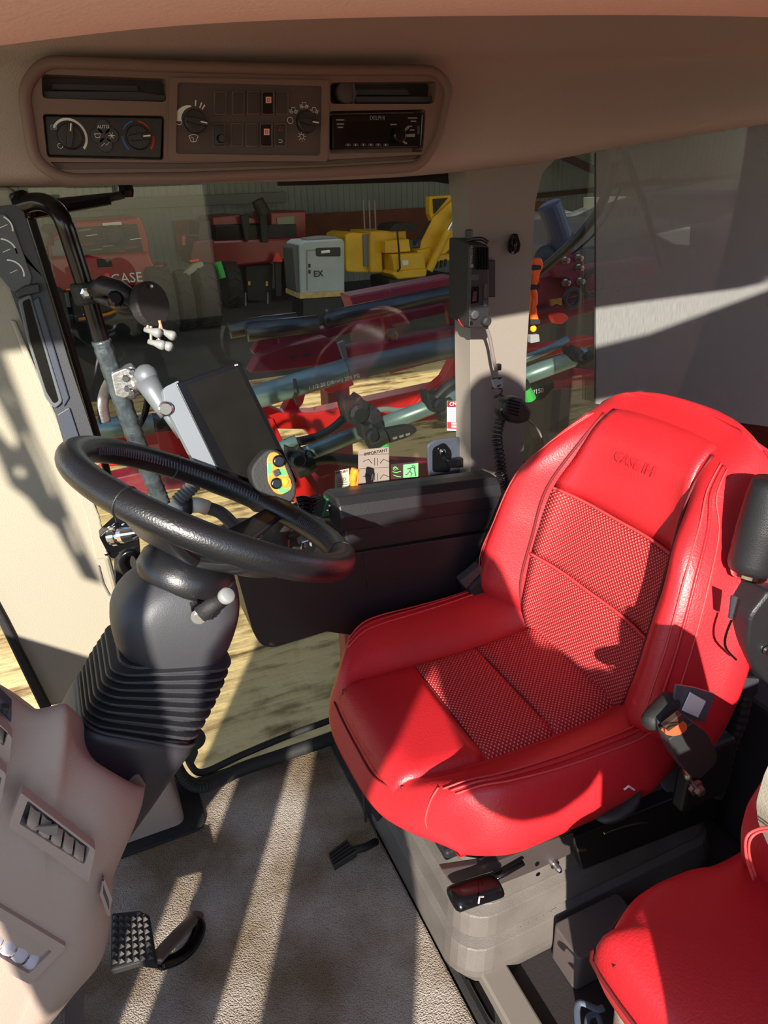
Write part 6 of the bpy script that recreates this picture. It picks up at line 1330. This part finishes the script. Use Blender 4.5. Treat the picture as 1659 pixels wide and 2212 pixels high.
P3('black_hood', rnd([(842, 496), (850, 484), (880, 480), (904, 486), (902, 498), (844, 500)], 5), YD+.2, 1.0, BLACKR, dg, .05)
P3('tool_box', [(832, 520), (884, 516), (888, 544), (832, 548)], YD, .6, YELM, dg, .04)
P3('side_box', [(846, 550), (916, 546), (922, 582), (852, 588)], YD-.2, 1.0, YELM, dg, .06)
P3('track_frame', [(846, 592), (854, 586), (924, 580), (921, 598), (860, 604)], YD-.3, 1.2, YELM, dg, .05)
P3('label_plate', [(869, 563), (882, 562), (882, 572), (870, 573)], YD-.24, .04, PAPER, dg)
obj('arm', MB().loft([[at(p[0], p[1], Y=YD+dy) for p, dy in ((a, .2), (b, .2), (b, .8), (a, .8))] for a, b in (((910, 520), (900, 570)), ((935, 470), (960, 550)), ((985, 424), (1010, 500)), ((1040, 424), (1040, 500)))]), YELM, dg, bevel=.04)
P3('arm_plate', [(928, 424), (1004, 419), (1008, 428), (990, 436), (952, 456), (934, 478), (928, 462)], YD+.3, .3, YELM, dg, .03)
P3('cab_glass', [(936, 430), (968, 427), (944, 456), (938, 462)], YD+.25, .05, SCREEN, dg)
P3('turntable', [(900, 540), (932, 534), (936, 560), (924, 580), (905, 560)], YD+.1, .8, YELM, dg, .04)
obj('hydraulic_cylinder', MB().tube(lp([(926, 585), (968, 498)], YD-.1), .13, 14), YELM, dg)
obj('cylinder_rod', MB().tube(lp([(968, 498), (988, 462)], YD-.1), .06, 12), STEEL, dg)
obj('cylinder_pin', MB().lathe(at(988, 465, Y=YD), (0, -1, 0), [(.12, 0), (.12, .25), (.06, .28)], 14), CDARK, dg)
for i in range(4): obj('hose_end', MB().tube(lp([(936+i*9, 566-i*2), (934+i*9, 582-i*2)], YD-.15), .045, 8), BLACKR, dg)
P3('hose_block', [(930, 556), (972, 548), (972, 562), (932, 570)], YD-.1, .3, YELM, dg, .02)
obj('exhaust_pipe', MB().tube(lp([(858, 500), (862, 545), (864, 580), (858, 586)], YD-.3), .03, 6), CDARK, dg)
P3('track', rnd([(840, 602), (980, 590), (985, 640), (845, 650)], 8), YD, 1.6, CDARK, dg, .05)
obj('hydraulic_hose', MB().tube(spline(lp([(894, 530), (902, 515), (915, 500), (925, 478)], YD), 4), .05, 8), BLACKR, dg)
for i in range(3): obj('rail_post', MB().tube(lp([(785+i*12, 432), (788+i*12, 500)], YD+1), .025, 6), LGREY, dg)
tk = []
for k, (cx, top_, rr_, lab) in enumerate(((1165, 456, 62, 'white domed tank partly hidden behind the window pillar'), (1222, 452, 60, 'middle white domed tank behind the exhaust stack'), (1322, 444, 74, 'largest white domed tank seen partly through the edge of the sun shade'))):
    Yt = (27, 23.5, 19)[k]; c = at(cx, top_+rr_, Y=Yt); c0 = at(cx, top_, Y=Yt); r_ = at(cx+rr_, top_, Y=Yt).x-c0.x
    t = thing('storage_tank', (c.x, Yt, GZ), lab, 'tank')
    h_ = c0.z-GZ
    obj('shell', MB().lathe((c.x, Yt+r_*.6, GZ), (0, 0, 1), [(r_*1.0, 0), (r_, h_-r_*.95), (r_*.97, h_-r_*.7), (r_*.84, h_-r_*.36), (r_*.6, h_-r_*.14), (r_*.3, h_-r_*.03), (.05, h_)], 40), TANK, t, smooth=True)
    obj('rib', MB().tube([Vector((c.x+math.cos(q)*r_*.9, Yt+r_*.0+.0-.02+ (1-math.sin(q))*.0, GZ+h_-r_*.98+math.sin(q)*r_*.9)) for q in [math.pi*j/20 for j in range(21)]], .035, 6), TANK, t, smooth=True)
    if k == 2: P3('control_box', [(1286, 426), (1354, 424), (1354, 452), (1286, 456)], Yt+.3, .6, TANK, t, .03)
for k, (x, y) in enumerate(((490, 598), (622, 600), (800, 600))): pass

# ================================================================== OPEN DOOR SIDE: unseen shadow casters, a slotted plate and the person holding the camera
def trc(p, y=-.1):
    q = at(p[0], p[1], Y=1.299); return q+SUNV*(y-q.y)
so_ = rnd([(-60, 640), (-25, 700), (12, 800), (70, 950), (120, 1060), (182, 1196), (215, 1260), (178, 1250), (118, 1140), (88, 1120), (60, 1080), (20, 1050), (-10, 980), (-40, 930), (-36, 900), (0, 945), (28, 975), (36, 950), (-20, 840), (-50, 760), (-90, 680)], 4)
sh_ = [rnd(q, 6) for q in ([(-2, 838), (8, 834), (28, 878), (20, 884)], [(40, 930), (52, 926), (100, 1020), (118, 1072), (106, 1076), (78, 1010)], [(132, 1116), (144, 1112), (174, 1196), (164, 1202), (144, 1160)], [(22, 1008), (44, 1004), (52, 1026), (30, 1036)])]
tag(holed('shadow_plate', so_, sh_, trc, (0, -.012, 0), BLACK), 'slotted black plate outside the front left of the cab, added to cast a slotted shadow', 'bracket')  # outline traced back along the sun; unseen, added to shadow the post
def skin(nm, verts, edges, rad, m, par, sub=2):
    me = bpy.data.meshes.new(nm); me.from_pydata([tuple(v) for v in verts], edges, []); me.update()
    o = link(nm, me, m, par); o.modifiers.new('skin', 'SKIN')
    for i, r in enumerate(rad): d = me.skin_vertices[0].data[i]; d.radius = (r, r); d.use_root = (i == 0)
    mo_ = o.modifiers.new('sub', 'SUBSURF'); mo_.levels = sub; mo_.render_levels = sub; return o
pe = thing('person', (-.40, -.42, -.27), 'person in dark work clothes, added unseen to shade the seat, standing at the open cab door holding a phone', 'person')  # unseen figure added and posed to shade the seat and floor
V = [(-.57, -.45, .74), (-.57, -.45, .92), (-.50, -.43, 1.08), (-.36, -.38, 1.19), (-.19, -.33, 1.26), (-.11, -.29, 1.32),
     (-.55, -.46, .66), (-.53, -.44, .28), (-.53, -.50, -.12), (-.53, -.47, -.23), (-.52, -.36, -.245),
     (-.42, -.46, .64), (-.385, -.44, .28), (-.38, -.50, -.12), (-.38, -.47, -.23), (-.37, -.36, -.245),
     (-.46, -.30, 1.18), (-.36, -.22, 1.0), (-.10, -.11, 1.12),
     (-.20, -.36, 1.19), (-.17, -.36, 1.07), (-.09, -.33, .93), (.03, -.24, .875), (.16, -.13, .85)]
E_ = [(0, 1), (1, 2), (2, 3), (3, 4), (4, 5), (0, 6), (6, 7), (7, 8), (8, 9), (9, 10), (0, 11), (11, 12), (12, 13), (13, 14), (14, 15), (3, 16), (16, 17), (17, 18), (3, 19), (19, 20), (20, 21), (21, 22), (22, 23)]
Rd = [.12, .12, .14, .12, .07, .06, .085, .062, .048, .045, .04, .085, .062, .048, .045, .04, .065, .05, .032, .10, .10, .10, .085, .045]
skin('body', V, E_, Rd, SKIN, pe)
SKN = mat('skin_tone', (196, 150, 126), .55)
hdm = obj('head', MB().sphere((-.05, -.26, 1.44), (.082, .098, .118), 20), SKN, pe, smooth=True)
obj('nose', MB().lathe((-.05, -.165, 1.425), (0, 1, -.4), [(.016, -.02), (.012, .006), (.004, .014)], 10), SKN, hdm, smooth=True)
for s_ in (-1, 1):
    obj('eye', MB().sphere((-.05+s_*.032, -.172, 1.45), .010, 10), WHITE, hdm, smooth=True)
    obj('ear', MB().sphere((-.05+s_*.083, -.26, 1.435), (.010, .020, .030), 10), SKN, hdm, smooth=True)
obj('mouth', MB().tube([(-.075, -.173, 1.39), (-.05, -.168, 1.387), (-.025, -.173, 1.39)], .004, 6), mat('lip', (160, 90, 84), .5), hdm)
obj('hair', MB().sphere((-.05, -.278, 1.47), (.088, .10, .10), 18), mat('hair_dark', (48, 36, 30), .8), pe, smooth=True)
obj('phone', MB().box((-.03, -.035, 1.22), (.15, .008, .07)), BLACKG, None, bevel=.003)
ph = bpy.data.objects['phone']; tag(ph, 'black phone held up in one hand at the open door', 'phone')
for s_, hb_, up_, fw_ in ((-1, Vector((-.10, -.09, 1.14)), Vector((.10, .25, 1)).normalized(), Vector((1, .1, 0))), (1, Vector((.17, -.12, .845)), Vector((1, .35, -.10)).normalized(), Vector((0, .35, -1)).normalized())):
    sd_ = up_.cross(fw_).normalized(); V = [hb_, hb_+up_*.04]; E_ = [(0, 1)]; Rd = [.022, .026]
    for k in range(4):
        b = len(V); q = hb_+up_*.075+sd_*(.019-.0127*k); f3 = (.024, .028, .026, .021)[k]; V += [q, q+up_*f3, q+up_*(f3*1.4)+fw_*.014]; E_ += [(1, b), (b, b+1), (b+1, b+2)]; Rd += [.0088, .008, .007]
    b = len(V); V += [hb_+up_*.025+sd_*.026, hb_+up_*.045+sd_*.038+fw_*.012]; E_ += [(0, b), (b, b+1)]; Rd += [.010, .008]
    skin('hand', V, E_, Rd, SKN, pe)
# unseen shed roof lamps, added to brighten the shed interior
for k, (x, y) in enumerate(((3, 10), (12, 10), (22, 10), (6, 18), (18, 18), (24, 14))):
    ll = bpy.data.lights.new('shed_fill_lamp', 'AREA'); ll.energy = 130; ll.size = 4; ll.color = (.95, 1, .97)
    lo = bpy.data.objects.new('shed_fill_lamp', ll); COL.objects.link(lo); lo.location = (x, y, 3.4 if y < 12 else 4.4)
